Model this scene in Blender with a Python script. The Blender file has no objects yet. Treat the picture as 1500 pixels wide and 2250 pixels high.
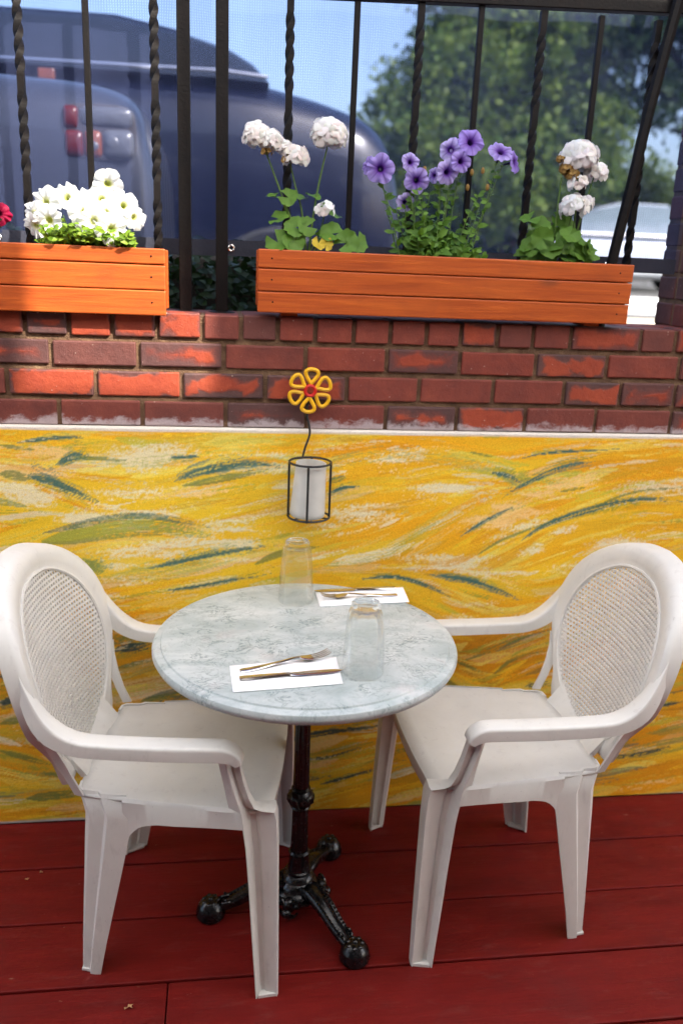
import bpy, bmesh, math, random
import numpy as np
from mathutils import Vector, Matrix
from mathutils import noise as mnoise

rnd = random.Random(7)
rad = math.radians
scene = bpy.context.scene
COL = scene.collection

# ------------------------------------------------------------------ camera
PITCH, ROLL, YAW, CAM_D, CAM_H, FPX = 0.29231, 0.04367, 0.14327, 2.1506, 1.5646, 1877.15
cam_d = bpy.data.cameras.new("camera")
cam = bpy.data.objects.new("camera", cam_d)
COL.objects.link(cam)
fwd = Vector((math.sin(YAW) * math.cos(PITCH), math.cos(YAW) * math.cos(PITCH), -math.sin(PITCH)))
right0 = Vector((math.cos(YAW), -math.sin(YAW), 0))
up0 = right0.cross(fwd)
rgt = right0 * math.cos(ROLL) + up0 * math.sin(ROLL)
upv = -right0 * math.sin(ROLL) + up0 * math.cos(ROLL)
M = Matrix((rgt, upv, -fwd)).transposed().to_4x4()
M.translation = Vector((0, -CAM_D, CAM_H))
cam.matrix_world = M
cam_d.sensor_fit = 'VERTICAL'
cam_d.sensor_height = 36.0
cam_d.lens = FPX * 36.0 / 2250.0
cam_d.clip_start = 0.02
cam_d.clip_end = 600
cam_d.dof.use_dof = True
cam_d.dof.focus_distance = 1.92
cam_d.dof.aperture_fstop = 2.0
scene.camera = cam

# ------------------------------------------------------------------ light
SUN_DIR = Vector((0.497, -0.534, 0.682)).normalized()      # towards the sun
sun_el = math.asin(SUN_DIR.z)
w = bpy.data.worlds.new("World")
scene.world = w
w.use_nodes = True
nt = w.node_tree
bg = nt.nodes["Background"]
sky = nt.nodes.new("ShaderNodeTexSky")
sky.sky_type = 'NISHITA'
sky.sun_disc = False
sky.sun_elevation = sun_el
sky.sun_rotation = math.atan2(SUN_DIR.x, SUN_DIR.y)
sky.air_density = 1.0
sky.dust_density = 4.0
nt.links.new(sky.outputs[0], bg.inputs[0])
bg.inputs[1].default_value = 0.12
sd = bpy.data.lights.new("sun", 'SUN')
sd.energy = 2.6
sd.angle = rad(1.2)
sd.color = (1.0, 0.93, 0.82)
so = bpy.data.objects.new("sun", sd)
COL.objects.link(so)
so.rotation_euler = SUN_DIR.to_track_quat('Z', 'Y').to_euler()
scene.view_settings.view_transform = 'Standard'
scene.view_settings.look = 'None'
scene.view_settings.gamma = 1.0
scene.view_settings.use_curve_mapping = False
scene.view_settings.exposure = 2.22
scene.render.engine = 'CYCLES'
scene.cycles.use_denoising = True
scene.cycles.max_bounces = 10
scene.cycles.transparent_max_bounces = 16
scene.cycles.sample_clamp_indirect = 6.0
scene.cycles.caustics_reflective = False

# ------------------------------------------------------------------ materials
def new_mat(name):
    m = bpy.data.materials.new(name)
    m.use_nodes = True
    n = m.node_tree
    return m, n, n.nodes["Principled BSDF"]

def N(n, t, **kw):
    x = n.nodes.new(t)
    for k, v in kw.items():
        setattr(x, k, v)
    return x

def coords(n, scale=(1, 1, 1), kind='Object', world=False):
    mp = N(n, "ShaderNodeMapping")
    if world:
        g = N(n, "ShaderNodeNewGeometry")
        n.links.new(g.outputs['Position'], mp.inputs['Vector'])
    else:
        tc = N(n, "ShaderNodeTexCoord")
        n.links.new(tc.outputs[kind], mp.inputs['Vector'])
    mp.inputs['Scale'].default_value = scale
    return mp.outputs[0]

def noise(n, vec, scale, detail=4, rough=0.55, dist=0.0):
    t = N(n, "ShaderNodeTexNoise")
    t.inputs['Scale'].default_value = scale
    t.inputs['Detail'].default_value = detail
    t.inputs['Roughness'].default_value = rough
    t.inputs['Distortion'].default_value = dist
    if vec is not None:
        n.links.new(vec, t.inputs['Vector'])
    return t.outputs['Fac']

def ramp(n, fac, stops):
    r = N(n, "ShaderNodeValToRGB")
    e = r.color_ramp.elements
    while len(e) < len(stops):
        e.new(0.5)
    for i, (p, c) in enumerate(stops):
        e[i].position = p
        if isinstance(c, (int, float)):
            c = (c, c, c)
        e[i].color = (*c[:3], 1)
    n.links.new(fac, r.inputs[0])
    return r.outputs[0]

def mix(n, fac, a, b, mode='MIX'):
    x = N(n, "ShaderNodeMix", data_type='RGBA', blend_type=mode)
    for i, v in ((0, fac), (6, a), (7, b)):
        if isinstance(v, bpy.types.NodeSocket):
            n.links.new(v, x.inputs[i])
        elif isinstance(v, (int, float)):
            x.inputs[i].default_value = v if i == 0 else (v, v, v, 1)
        else:
            x.inputs[i].default_value = (*v[:3], 1)
    return x.outputs[2]

def math_(n, op, a, b=None, clamp=False):
    x = N(n, "ShaderNodeMath", operation=op, use_clamp=clamp)
    for i, v in ((0, a), (1, b)):
        if v is None:
            continue
        if isinstance(v, bpy.types.NodeSocket):
            n.links.new(v, x.inputs[i])
        else:
            x.inputs[i].default_value = v
    return x.outputs[0]

def bump(n, b, height, strength=0.3, dist=0.01):
    x = N(n, "ShaderNodeBump")
    x.inputs['Strength'].default_value = strength
    x.inputs['Distance'].default_value = dist
    n.links.new(height, x.inputs['Height'])
    n.links.new(x.outputs[0], b.inputs['Normal'])

def setc(n, b, c):
    if isinstance(c, bpy.types.NodeSocket):
        n.links.new(c, b.inputs['Base Color'])
    else:
        b.inputs['Base Color'].default_value = (*c, 1)

def simple(name, c, rough=0.5, metal=0.0, var=0.12, scale=20, bmp=0.0, bscale=120, spec=0.5, coat=0.0):
    m, n, b = new_mat(name)
    v = coords(n)
    f = noise(n, v, scale)
    lo = [x * (1 - var) for x in c]
    hi = [min(1, x * (1 + var)) for x in c]
    setc(n, b, ramp(n, f, [(0.3, lo), (0.7, hi)]))
    b.inputs['Roughness'].default_value = rough
    b.inputs['Metallic'].default_value = metal
    b.inputs['Specular IOR Level'].default_value = spec
    b.inputs['Coat Weight'].default_value = coat
    if bmp:
        bump(n, b, noise(n, v, bscale, 3), bmp, 0.004)
    return m

def obj_attr(n, name):
    a = N(n, "ShaderNodeAttribute", attribute_type='OBJECT', attribute_name=name)
    return a.outputs['Fac']

def mat_brick():
    m, n, b = new_mat("brick_clay")
    v = coords(n, world=True)
    tone = obj_attr(n, "tone")
    patch = obj_attr(n, "patch")
    wash = obj_attr(n, "wash")
    seed = obj_attr(n, "seed")
    comb = N(n, "ShaderNodeCombineXYZ")
    n.links.new(seed, comb.inputs[2])
    add = N(n, "ShaderNodeVectorMath", operation='ADD')
    n.links.new(v, add.inputs[0]); n.links.new(comb.outputs[0], add.inputs[1])
    vs = add.outputs[0]
    f1 = noise(n, vs, 14, 5, 0.6)
    red = ramp(n, f1, [(0.25, (0.17, 0.028, 0.018)), (0.55, (0.26, 0.042, 0.022)), (0.8, (0.34, 0.066, 0.030))])
    drk = ramp(n, f1, [(0.25, (0.075, 0.030, 0.028)), (0.6, (0.115, 0.044, 0.038)), (0.85, (0.17, 0.062, 0.048))])
    base = mix(n, tone, red, drk)
    # vivid scorched orange patches with a sharp ragged edge
    tcg = N(n, "ShaderNodeTexCoord"); sg = N(n, "ShaderNodeSeparateXYZ"); n.links.new(tcg.outputs['Generated'], sg.inputs[0])
    ex = math_(n, 'MULTIPLY', math_(n, 'MINIMUM', sg.outputs[0], math_(n, 'SUBTRACT', 1.0, sg.outputs[0])), 2.6)
    ez = math_(n, 'MINIMUM', sg.outputs[2], math_(n, 'SUBTRACT', 1.0, sg.outputs[2]))
    edge = math_(n, 'MINIMUM', ex, ez)
    f2 = noise(n, vs, 13, 5, 0.55, 0.5)
    lvl = math_(n, 'ADD', edge, math_(n, 'MULTIPLY', math_(n, 'SUBTRACT', f2, 0.5), 1.3))
    cut = math_(n, 'SUBTRACT', 0.62, patch)
    pm = math_(n, 'MULTIPLY', math_(n, 'SUBTRACT', lvl, cut), 8.0, True)
    pm = math_(n, 'MULTIPLY', pm, math_(n, 'GREATER_THAN', patch, 0.02))
    orange = ramp(n, f1, [(0.3, (0.28, 0.040, 0.017)), (0.7, (0.40, 0.066, 0.024))])
    rim = math_(n, 'MULTIPLY', math_(n, 'SUBTRACT', math_(n, 'ADD', cut, 0.05), lvl), 4.0, True)
    base = mix(n, math_(n, 'MULTIPLY', math_(n, 'MULTIPLY', rim, math_(n, 'GREATER_THAN', patch, 0.02)), 0.75), base, (0.070, 0.040, 0.040))
    base = mix(n, pm, base, orange)
    # white paint slopped on the lowest edge
    sep = N(n, "ShaderNodeSeparateXYZ"); n.links.new(v, sep.inputs[0])
    zz = math_(n, 'MULTIPLY', math_(n, 'SUBTRACT', 1.172, sep.outputs[2]), 17.0)
    f3 = math_(n, 'ADD', math_(n, 'MULTIPLY', noise(n, coords(n, (0.7, 1, 1), world=True), 30, 6, 0.7, 0.3), 0.65), math_(n, 'MULTIPLY', noise(n, coords(n, world=True), 7, 3), 0.35))
    wm = math_(n, 'MULTIPLY', math_(n, 'SUBTRACT', math_(n, 'ADD', math_(n, 'MULTIPLY', zz, 0.46), f3), 0.63), 9.0, True)
    wm = math_(n, 'MULTIPLY', wm, wash)
    base = mix(n, math_(n, 'MULTIPLY', wm, 0.7), base, (0.55, 0.48, 0.50))
    # few light specks
    f4 = noise(n, v, 120, 2, 0.5)
    base = mix(n, math_(n, 'MULTIPLY', math_(n, 'SUBTRACT', f4, 0.71), 14.0, True), base, (0.5, 0.36, 0.3))
    f5 = noise(n, v, 300, 3, 0.6)
    base = mix(n, 0.35, base, mix(n, 1.0, base, ramp(n, f5, [(0.3, 0.55), (0.7, 1.0)]), 'MULTIPLY'))
    setc(n, b, base)
    b.inputs['Roughness'].default_value = 0.62
    h = math_(n, 'ADD', math_(n, 'MULTIPLY', f5, 0.4), math_(n, 'ADD', noise(n, v, 60, 4), math_(n, 'MULTIPLY', pm, 0.25)))
    bump(n, b, h, 0.5, 0.004)
    return m

def mat_mortar():
    m, n, b = new_mat("mortar")
    v = coords(n, world=True)
    f = noise(n, v, 26, 5)
    setc(n, b, ramp(n, f, [(0.3, (0.11, 0.060, 0.034)), (0.55, (0.19, 0.108, 0.060)), (0.75, (0.29, 0.185, 0.10))]))
    b.inputs['Roughness'].default_value = 0.95
    bump(n, b, noise(n, v, 180, 4, 0.7), 0.9, 0.006)
    return m

def mat_mural():
    m, n, b = new_mat("mural_paint")
    a = N(n, "ShaderNodeAttribute", attribute_type='GEOMETRY', attribute_name="paint")
    v = coords(n, world=True)
    f = noise(n, v, 380, 4, 0.7)
    c = mix(n, 0.55, a.outputs['Color'], mix(n, 1.0, a.outputs['Color'], ramp(n, f, [(0.36, (0.66, 0.66, 0.70)), (0.56, (1.0, 1.0, 1.0))]), 'MULTIPLY'))
    setc(n, b, c)
    b.inputs['Roughness'].default_value = 0.55
    b.inputs['Specular IOR Level'].default_value = 0.3
    h = math_(n, 'ADD', noise(n, v, 240, 5, 0.7), math_(n, 'MULTIPLY', noise(n, coords(n, (30, 1, 160), world=True), 1.0, 4), 0.6))
    bump(n, b, h, 0.35, 0.004)
    return m

def mat_plank():
    m, n, b = new_mat("red_deck_paint")
    v = coords(n, world=True)
    seed = obj_attr(n, "seed")
    f = noise(n, coords(n, (1.4, 7, 1), world=True), 3.0, 6, 0.6, 0.2)
    c = ramp(n, f, [(0.3, (0.098, 0.0050, 0.0046)), (0.7, (0.160, 0.0085, 0.0072))])
    c = mix(n, math_(n, 'MULTIPLY', seed, 0.30), c, (0.16, 0.010, 0.008))
    # scuffs and pale chips
    ch = noise(n, coords(n, (0.7, 1.6, 1), world=True), 26, 4, 0.6)
    c = mix(n, math_(n, 'MULTIPLY', math_(n, 'SUBTRACT', ch, 0.705), 16, True), c, (0.30, 0.16, 0.11))
    sc = noise(n, coords(n, (1, 1, 1), world=True), 5.0, 6, 0.7)
    c = mix(n, math_(n, 'MULTIPLY', math_(n, 'SUBTRACT', sc, 0.52), 1.4, True), c, (0.075, 0.020, 0.018))
    du = noise(n, coords(n, (1.0, 3.2, 1), world=True), 9, 6, 0.72, 0.4)
    c = mix(n, math_(n, 'MULTIPLY', math_(n, 'SUBTRACT', du, 0.55), 1.5, True), c, (0.20, 0.055, 0.045))
    gr = noise(n, coords(n, (4, 70, 1), world=True), 3.0, 4, 0.6)
    c = mix(n, 0.22, c, mix(n, 1.0, c, ramp(n, gr, [(0.3, 0.55), (0.7, 1.0)]), 'MULTIPLY'))
    setc(n, b, c)
    n.links.new(ramp(n, sc, [(0.3, 0.45), (0.7, 0.65)]), b.inputs['Roughness'])
    b.inputs['Specular IOR Level'].default_value = 0.14
    bump(n, b, math_(n, 'ADD', gr, math_(n, 'MULTIPLY', noise(n, v, 90, 4), 0.6)), 0.25, 0.004)
    return m

def mat_cedar():
    m, n, b = new_mat("stained_cedar")
    seed = obj_attr(n, "seed")
    comb = N(n, "ShaderNodeCombineXYZ"); n.links.new(seed, comb.inputs[2])
    add = N(n, "ShaderNodeVectorMath", operation='ADD')
    n.links.new(coords(n, (1, 1, 1), world=True), add.inputs[0]); n.links.new(comb.outputs[0], add.inputs[1])
    mp = N(n, "ShaderNodeMapping"); mp.inputs['Scale'].default_value = (1.2, 8, 22)
    n.links.new(add.outputs[0], mp.inputs[0])
    f = noise(n, mp.outputs[0], 3.2, 6, 0.6, 0.6)
    c = ramp(n, f, [(0.25, (0.32, 0.052, 0.010)), (0.5, (0.47, 0.090, 0.014)), (0.78, (0.60, 0.135, 0.020))])
    mp2 = N(n, "ShaderNodeMapping"); mp2.inputs['Scale'].default_value = (5, 10, 130)
    n.links.new(add.outputs[0], mp2.inputs[0])
    g = noise(n, mp2.outputs[0], 2.0, 4, 0.7)
    c = mix(n, 0.35, c, mix(n, 1.0, c, ramp(n, g, [(0.3, 0.5), (0.65, 1.0)]), 'MULTIPLY'))
    wmk = noise(n, add.outputs[0], 5.5, 5, 0.65, 0.5)
    c = mix(n, math_(n, 'MULTIPLY', math_(n, 'SUBTRACT', wmk, 0.52), 2.2, True), c, (0.27, 0.055, 0.014))
    # knots
    vo = N(n, "ShaderNodeTexVoronoi"); vo.inputs['Scale'].default_value = 1.0
    mp3 = N(n, "ShaderNodeMapping"); mp3.inputs['Scale'].default_value = (4.4, 1, 11)
    n.links.new(add.outputs[0], mp3.inputs[0]); n.links.new(mp3.outputs[0], vo.inputs['Vector'])
    k = math_(n, 'MULTIPLY', math_(n, 'SUBTRACT', 0.16, vo.outputs['Distance']), 10, True)
    c = mix(n, math_(n, 'MULTIPLY', k, 0.75), c, (0.20, 0.050, 0.016))
    setc(n, b, c)
    b.inputs['Roughness'].default_value = 0.5
    b.inputs['Specular IOR Level'].default_value = 0.35
    bump(n, b, math_(n, 'ADD', f, math_(n, 'MULTIPLY', g, 0.5)), 0.3, 0.003)
    return m

def mat_marble():
    m, n, b = new_mat("grey_marble")
    v = coords(n)
    f = noise(n, coords(n, (1, 1.5, 1)), 7, 9, 0.62, 0.9)
    c = ramp(n, f, [(0.25, (0.29, 0.34, 0.34)), (0.45, (0.40, 0.45, 0.45)), (0.60, (0.51, 0.545, 0.54)), (0.8, (0.60, 0.615, 0.61))])
    f2 = noise(n, coords(n, (1, 1.6, 1)), 17, 9, 0.68, 1.5)
    ve = ramp(n, f2, [(0.470, 0), (0.497, 1.0), (0.503, 1.0), (0.53, 0)])
    msk = ramp(n, noise(n, v, 8, 5, 0.65), [(0.44, 0.0), (0.60, 0.9)])
    c = mix(n, math_(n, 'MULTIPLY', ve, msk), c, (0.10, 0.15, 0.15))
    f4 = noise(n, coords(n, (1.5, 1, 1)), 34, 8, 0.7, 1.2)
    ve2 = ramp(n, f4, [(0.475, 0), (0.50, 0.8), (0.525, 0)])
    c = mix(n, math_(n, 'MULTIPLY', ve2, ramp(n, noise(n, v, 11, 4), [(0.5, 0.0), (0.66, 0.8)])), c, (0.16, 0.20, 0.20))
    f3 = noise(n, v, 70, 5, 0.7, 0.6)
    c = mix(n, math_(n, 'MULTIPLY', math_(n, 'SUBTRACT', f3, 0.66), 5, True), c, (0.20, 0.24, 0.24))
    pk = noise(n, v, 13, 4)
    c = mix(n, math_(n, 'MULTIPLY', math_(n, 'SUBTRACT', pk, 0.60), 2.0, True), c, (0.55, 0.46, 0.45))
    setc(n, b, c)
    n.links.new(ramp(n, f3, [(0.3, 0.24), (0.7, 0.42)]), b.inputs['Roughness'])
    bump(n, b, f3, 0.08, 0.002)
    return m

def mat_plastic():
    m, n, b = new_mat("white_plastic")
    v = coords(n)
    f = noise(n, v, 6, 5, 0.6)
    c = ramp(n, f, [(0.3, (0.61, 0.595, 0.56)), (0.7, (0.70, 0.685, 0.65))])
    d = noise(n, coords(n, (1, 1, 0.35)), 38, 6, 0.72, 0.4)
    c = mix(n, math_(n, 'MULTIPLY', math_(n, 'SUBTRACT', d, 0.56), 2.6, True), c, (0.46, 0.43, 0.41))
    sp = noise(n, v, 210, 2)
    c = mix(n, math_(n, 'MULTIPLY', math_(n, 'SUBTRACT', sp, 0.745), 20, True), c, (0.20, 0.17, 0.16))
    setc(n, b, c)
    b.inputs['Roughness'].default_value = 0.42
    b.inputs['Specular IOR Level'].default_value = 0.4
    b.inputs['Subsurface Weight'].default_value = 0.0
    bump(n, b, noise(n, coords(n, (1, 9, 1)), 34, 3, 0.6), 0.07, 0.003)
    return m

def mat_iron(name, c, rough):
    m, n, b = new_mat(name)
    v = coords(n)
    f = noise(n, v, 60, 5, 0.65)
    setc(n, b, ramp(n, f, [(0.3, c), (0.75, tuple(x * 2.0 for x in c))]))
    b.inputs['Metallic'].default_value = 0.0
    b.inputs['Specular IOR Level'].default_value = 0.55
    n.links.new(ramp(n, f, [(0.3, rough), (0.7, rough + 0.18)]), b.inputs['Roughness'])
    bump(n, b, noise(n, v, 160, 4), 0.22, 0.003)
    return m

def mat_rust_iron():
    m, n, b = new_mat("fence_iron")
    v = coords(n)
    f = noise(n, v, 18, 6, 0.65)
    c = ramp(n, f, [(0.35, (0.0030, 0.0026, 0.0030)), (0.62, (0.0065, 0.0045, 0.004)), (0.8, (0.026, 0.011, 0.007))])
    setc(n, b, c)
    b.inputs['Roughness'].default_value = 0.55
    b.inputs['Specular IOR Level'].default_value = 0.18
    bump(n, b, noise(n, v, 130, 4), 0.35, 0.003)
    return m

def mat_leaf(name, lo, hi, trans=0.35, rough=0.5, attr=None):
    m, n, b = new_mat(name)
    oi = N(n, "ShaderNodeObjectInfo")
    g = N(n, "ShaderNodeNewGeometry")
    f = noise(n, g.outputs['Position'], 40, 3)
    r = math_(n, 'ADD', math_(n, 'MULTIPLY', g.outputs['Random Per Island'], 0.7), math_(n, 'MULTIPLY', f, 0.3))
    c = ramp(n, r, [(0.1, lo), (0.9, hi)])
    setc(n, b, c)
    b.inputs['Roughness'].default_value = rough
    b.inputs['Specular IOR Level'].default_value = 0.25
    tr = N(n, "ShaderNodeBsdfTranslucent")
    n.links.new(mix(n, 1.0, c, (1.0, 1.0, 0.5), 'MULTIPLY'), tr.inputs[0])
    ms = N(n, "ShaderNodeMixShader")
    ms.inputs[0].default_value = trans
    n.links.new(b.outputs[0], ms.inputs[1]); n.links.new(tr.outputs[0], ms.inputs[2])
    n.links.new(ms.outputs[0], n.nodes["Material Output"].inputs[0])
    return m

def mat_petal(name):
    m, n, b = new_mat(name)
    a = N(n, "ShaderNodeAttribute", attribute_type='GEOMETRY', attribute_name="tint")
    setc(n, b, a.outputs['Color'])
    b.inputs['Roughness'].default_value = 0.6
    b.inputs['Specular IOR Level'].default_value = 0.2
    tr = N(n, "ShaderNodeBsdfTranslucent")
    n.links.new(a.outputs['Color'], tr.inputs[0])
    ms = N(n, "ShaderNodeMixShader"); ms.inputs[0].default_value = 0.35
    n.links.new(b.outputs[0], ms.inputs[1]); n.links.new(tr.outputs[0], ms.inputs[2])
    n.links.new(ms.outputs[0], n.nodes["Material Output"].inputs[0])
    return m

def mat_glass(name, c=(0.97, 0.99, 0.98)):
    m, n, b = new_mat(name)
    b.inputs['Base Color'].default_value = (*c, 1)
    b.inputs['Roughness'].default_value = 0.03
    b.inputs['Transmission Weight'].default_value = 1.0
    b.inputs['IOR'].default_value = 1.32
    v = coords(n)
    bump(n, b, noise(n, v, 60, 2), 0.05, 0.002)
    # thin walls pass light almost straight through; some of the refraction of solid glass is kept
    tr = N(n, "ShaderNodeBsdfTransparent"); tr.inputs[0].default_value = (0.985, 0.992, 0.99, 1)
    gl = N(n, "ShaderNodeBsdfGlossy"); gl.inputs['Roughness'].default_value = 0.04
    lw = N(n, "ShaderNodeLayerWeight"); lw.inputs[0].default_value = 0.5
    fr = math_(n, 'ADD', math_(n, 'MULTIPLY', math_(n, 'POWER', lw.outputs['Facing'], 3.5), 0.42), 0.018)
    thin = N(n, "ShaderNodeMixShader")
    n.links.new(fr, thin.inputs[0]); n.links.new(tr.outputs[0], thin.inputs[1]); n.links.new(gl.outputs[0], thin.inputs[2])
    ms = N(n, "ShaderNodeMixShader"); sz = N(n, "ShaderNodeSeparateXYZ"); n.links.new(coords(n), sz.inputs[0])
    thick = math_(n, 'MULTIPLY', math_(n, 'SUBTRACT', sz.outputs[2], 0.132), 60.0, True)   # the heavy base is solid glass
    n.links.new(math_(n, 'ADD', math_(n, 'MULTIPLY', thick, 0.62), 0.16), ms.inputs[0])
    n.links.new(thin.outputs[0], ms.inputs[1]); n.links.new(b.outputs[0], ms.inputs[2])
    n.links.new(ms.outputs[0], n.nodes["Material Output"].inputs[0])
    return m

def mat_screen():
    """woven shade mesh: threads that cover about a third of the cloth, holes between them"""
    m, n, b = new_mat("shade_mesh")
    sep = N(n, "ShaderNodeSeparateXYZ")
    n.links.new(coords(n, world=True), sep.inputs[0])
    def thread(sock, freq):
        s = math_(n, 'SINE', math_(n, 'MULTIPLY', sock, freq))
        return math_(n, 'ADD', math_(n, 'MULTIPLY', s, 0.5), 0.5)
    wob = math_(n, 'MULTIPLY', noise(n, coords(n, world=True), 6, 3), 0.02)
    tx = thread(math_(n, 'ADD', sep.outputs[0], wob), 2 * math.pi / 0.0058)
    tz = thread(math_(n, 'ADD', sep.outputs[2], wob), 2 * math.pi / 0.0058)
    cover = math_(n, 'MAXIMUM', math_(n, 'MULTIPLY', tx, 1.0), math_(n, 'MULTIPLY', tz, 0.8))
    big = noise(n, coords(n, (1, 1, 0.15), world=True), 7, 4, 0.6)
    alpha = math_(n, 'ADD', math_(n, 'MULTIPLY', cover, 0.26), math_(n, 'MULTIPLY', big, 0.34))
    df = N(n, "ShaderNodeBsdfDiffuse")
    df.inputs[0].default_value = (0.075, 0.095, 0.20, 1)
    tl = N(n, "ShaderNodeBsdfTranslucent")
    tl.inputs[0].default_value = (0.075, 0.095, 0.20, 1)
    ma = N(n, "ShaderNodeMixShader"); ma.inputs[0].default_value = 0.35
    n.links.new(df.outputs[0], ma.inputs[1]); n.links.new(tl.outputs[0], ma.inputs[2])
    tr = N(n, "ShaderNodeBsdfTransparent"); tr.inputs[0].default_value = (0.60, 0.64, 0.78, 1)
    ms = N(n, "ShaderNodeMixShader")
    n.links.new(alpha, ms.inputs[0]); n.links.new(tr.outputs[0], ms.inputs[1]); n.links.new(ma.outputs[0], ms.inputs[2])
    n.links.new(ms.outputs[0], n.nodes["Material Output"].inputs[0])
    return m

def mat_canvas():
    m, n, b = new_mat("awning_canvas")
    df = N(n, "ShaderNodeBsdfDiffuse"); df.inputs[0].default_value = (0.7, 0.68, 0.64, 1)
    tl = N(n, "ShaderNodeBsdfTranslucent"); tl.inputs[0].default_value = (0.86, 0.86, 0.85, 1)
    f = noise(n, coords(n), 2.0, 4)
    mx = N(n, "ShaderNodeMixShader")
    n.links.new(ramp(n, f, [(0.2, 0.76), (0.8, 0.84)]), mx.inputs[0])
    n.links.new(df.outputs[0], mx.inputs[1]); n.links.new(tl.outputs[0], mx.inputs[2])
    n.links.new(mx.outputs[0], n.nodes["Material Output"].inputs[0])
    return m

MAT = {}
MAT['brick'] = mat_brick()
MAT['mortar'] = mat_mortar()
MAT['mural'] = mat_mural()
MAT['plank'] = mat_plank()
MAT['cedar'] = mat_cedar()
MAT['marble'] = mat_marble()
MAT['plastic'] = mat_plastic()
MAT['cast'] = mat_iron("black_cast_iron", (0.0028, 0.0030, 0.0038), 0.14)
MAT['wire'] = mat_iron("black_wire", (0.008, 0.008, 0.008), 0.4)
MAT['fence'] = mat_rust_iron()
MAT['screen'] = mat_screen()
MAT['hem'] = simple("screen_hem", (0.035, 0.038, 0.06), 0.8, bmp=0.3)
MAT['metal'] = simple("steel", (0.76, 0.74, 0.71), 0.2, 1.0, var=0.08)
MAT['paper'] = simple("napkin_paper", (0.90, 0.90, 0.91), 0.8, var=0.03, bmp=0.12, bscale=300)
MAT['glass'] = mat_glass("tumbler_glass")
MAT['yellow'] = simple("yellow_enamel", (0.78, 0.42, 0.008), 0.35, var=0.08)
MAT['red'] = simple("red_enamel", (0.55, 0.012, 0.008), 0.35, var=0.15)
MAT['soil'] = simple("soil", (0.035, 0.022, 0.015), 0.95, var=0.5, scale=90, bmp=1.0, bscale=160)
MAT['petal'] = mat_petal("petal")
MAT['leaf'] = mat_leaf("green_leaf", (0.05, 0.125, 0.018), (0.15, 0.29, 0.04))
MAT['leaf_bright'] = mat_leaf("yellow_green_leaf", (0.10, 0.20, 0.014), (0.26, 0.38, 0.035), 0.4)
MAT['leaf_yellow'] = mat_leaf("yellowed_leaf", (0.45, 0.33, 0.02), (0.55, 0.42, 0.04), 0.3)
MAT['stem'] = mat_leaf("green_stem", (0.07, 0.14, 0.025), (0.12, 0.20, 0.04), 0.1)
MAT['dry'] = mat_leaf("dried_flower", (0.20, 0.11, 0.025), (0.34, 0.21, 0.06), 0.2)
MAT['hedge'] = mat_leaf("hedge_leaf", (0.008, 0.022, 0.008), (0.030, 0.060, 0.018), 0.2)
MAT['tree'] = mat_leaf("tree_leaf", (0.04, 0.095, 0.016), (0.19, 0.25, 0.05), 0.45)
MAT['tree_dark'] = mat_leaf("dark_tree_leaf", (0.016, 0.040, 0.012), (0.05, 0.10, 0.025), 0.3)
MAT['bark'] = simple("bark", (0.06, 0.045, 0.035), 0.9, var=0.4, scale=12, bmp=0.6, bscale=40)
MAT['navy'] = simple("navy_car_paint", (0.003, 0.005, 0.016), 0.25, var=0.05, coat=0.3)
MAT['silver'] = simple("silver_car_paint", (0.028, 0.032, 0.045), 0.3, 0.2, var=0.05, coat=0.4)
MAT['white_car'] = simple("pale_car_paint", (0.50, 0.54, 0.60), 0.2, var=0.04, coat=0.5)
MAT['carglass'] = simple("car_glass", (0.010, 0.013, 0.018), 0.05, var=0.05, spec=0.8)
MAT['paleglass'] = simple("reflecting_car_glass", (0.16, 0.20, 0.22), 0.08, var=0.2, spec=0.8)
MAT['tyre'] = simple("tyre_rubber", (0.02, 0.02, 0.02), 0.8)
MAT['chrome'] = simple("chrome", (0.75, 0.76, 0.78), 0.12, 1.0, var=0.03)
MAT['lens_red'] = simple("red_lens", (0.09, 0.010, 0.010), 0.25)
MAT['lens_orange'] = simple("orange_lens", (0.17, 0.045, 0.018), 0.25)
MAT['lens_dark'] = simple('lamp_housing', (0.05, 0.045, 0.05), 0.4)
MAT['lens_clear'] = simple("clear_lens", (0.08, 0.085, 0.10), 0.25, 0.0)
MAT['asphalt'] = simple("asphalt", (0.05, 0.05, 0.052), 0.9, var=0.25, scale=40, bmp=0.5)
MAT['concrete'] = simple("concrete", (0.42, 0.37, 0.28), 0.9, var=0.15, scale=8, bmp=0.3)
MAT['line'] = simple("road_paint", (0.78, 0.78, 0.76), 0.7, var=0.06)
MAT['earth'] = simple("earth", (0.04, 0.032, 0.022), 0.95, var=0.4, scale=30, bmp=0.8)
MAT['canvas'] = mat_canvas()
MAT['dryleaf'] = simple("dry_leaf", (0.50, 0.28, 0.13), 0.8, var=0.25, scale=60)
MAT['subfloor'] = simple("dark_joist", (0.012, 0.008, 0.007), 0.95)
MAT['light_blocker'] = simple('light_blocker_paint', (0.20, 0.17, 0.14), 0.8, var=0.1, scale=3, bmp=0.2)
MAT['plank_plain'] = simple('door_paint', (0.10, 0.02, 0.015), 0.5)
def mat_frost():
    m, n, b = new_mat("frosted_cup")
    v = coords(n)
    setc(n, b, ramp(n, noise(n, v, 30, 3), [(0.3, (0.68, 0.67, 0.64)), (0.7, (0.78, 0.77, 0.74))]))
    b.inputs['Roughness'].default_value = 0.35
    tl = N(n, "ShaderNodeBsdfTranslucent"); tl.inputs[0].default_value = (0.82, 0.8, 0.75, 1)
    ms = N(n, "ShaderNodeMixShader"); ms.inputs[0].default_value = 0.35
    n.links.new(b.outputs[0], ms.inputs[1]); n.links.new(tl.outputs[0], ms.inputs[2])
    n.links.new(ms.outputs[0], n.nodes["Material Output"].inputs[0])
    return m
MAT['frost'] = mat_frost()

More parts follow.
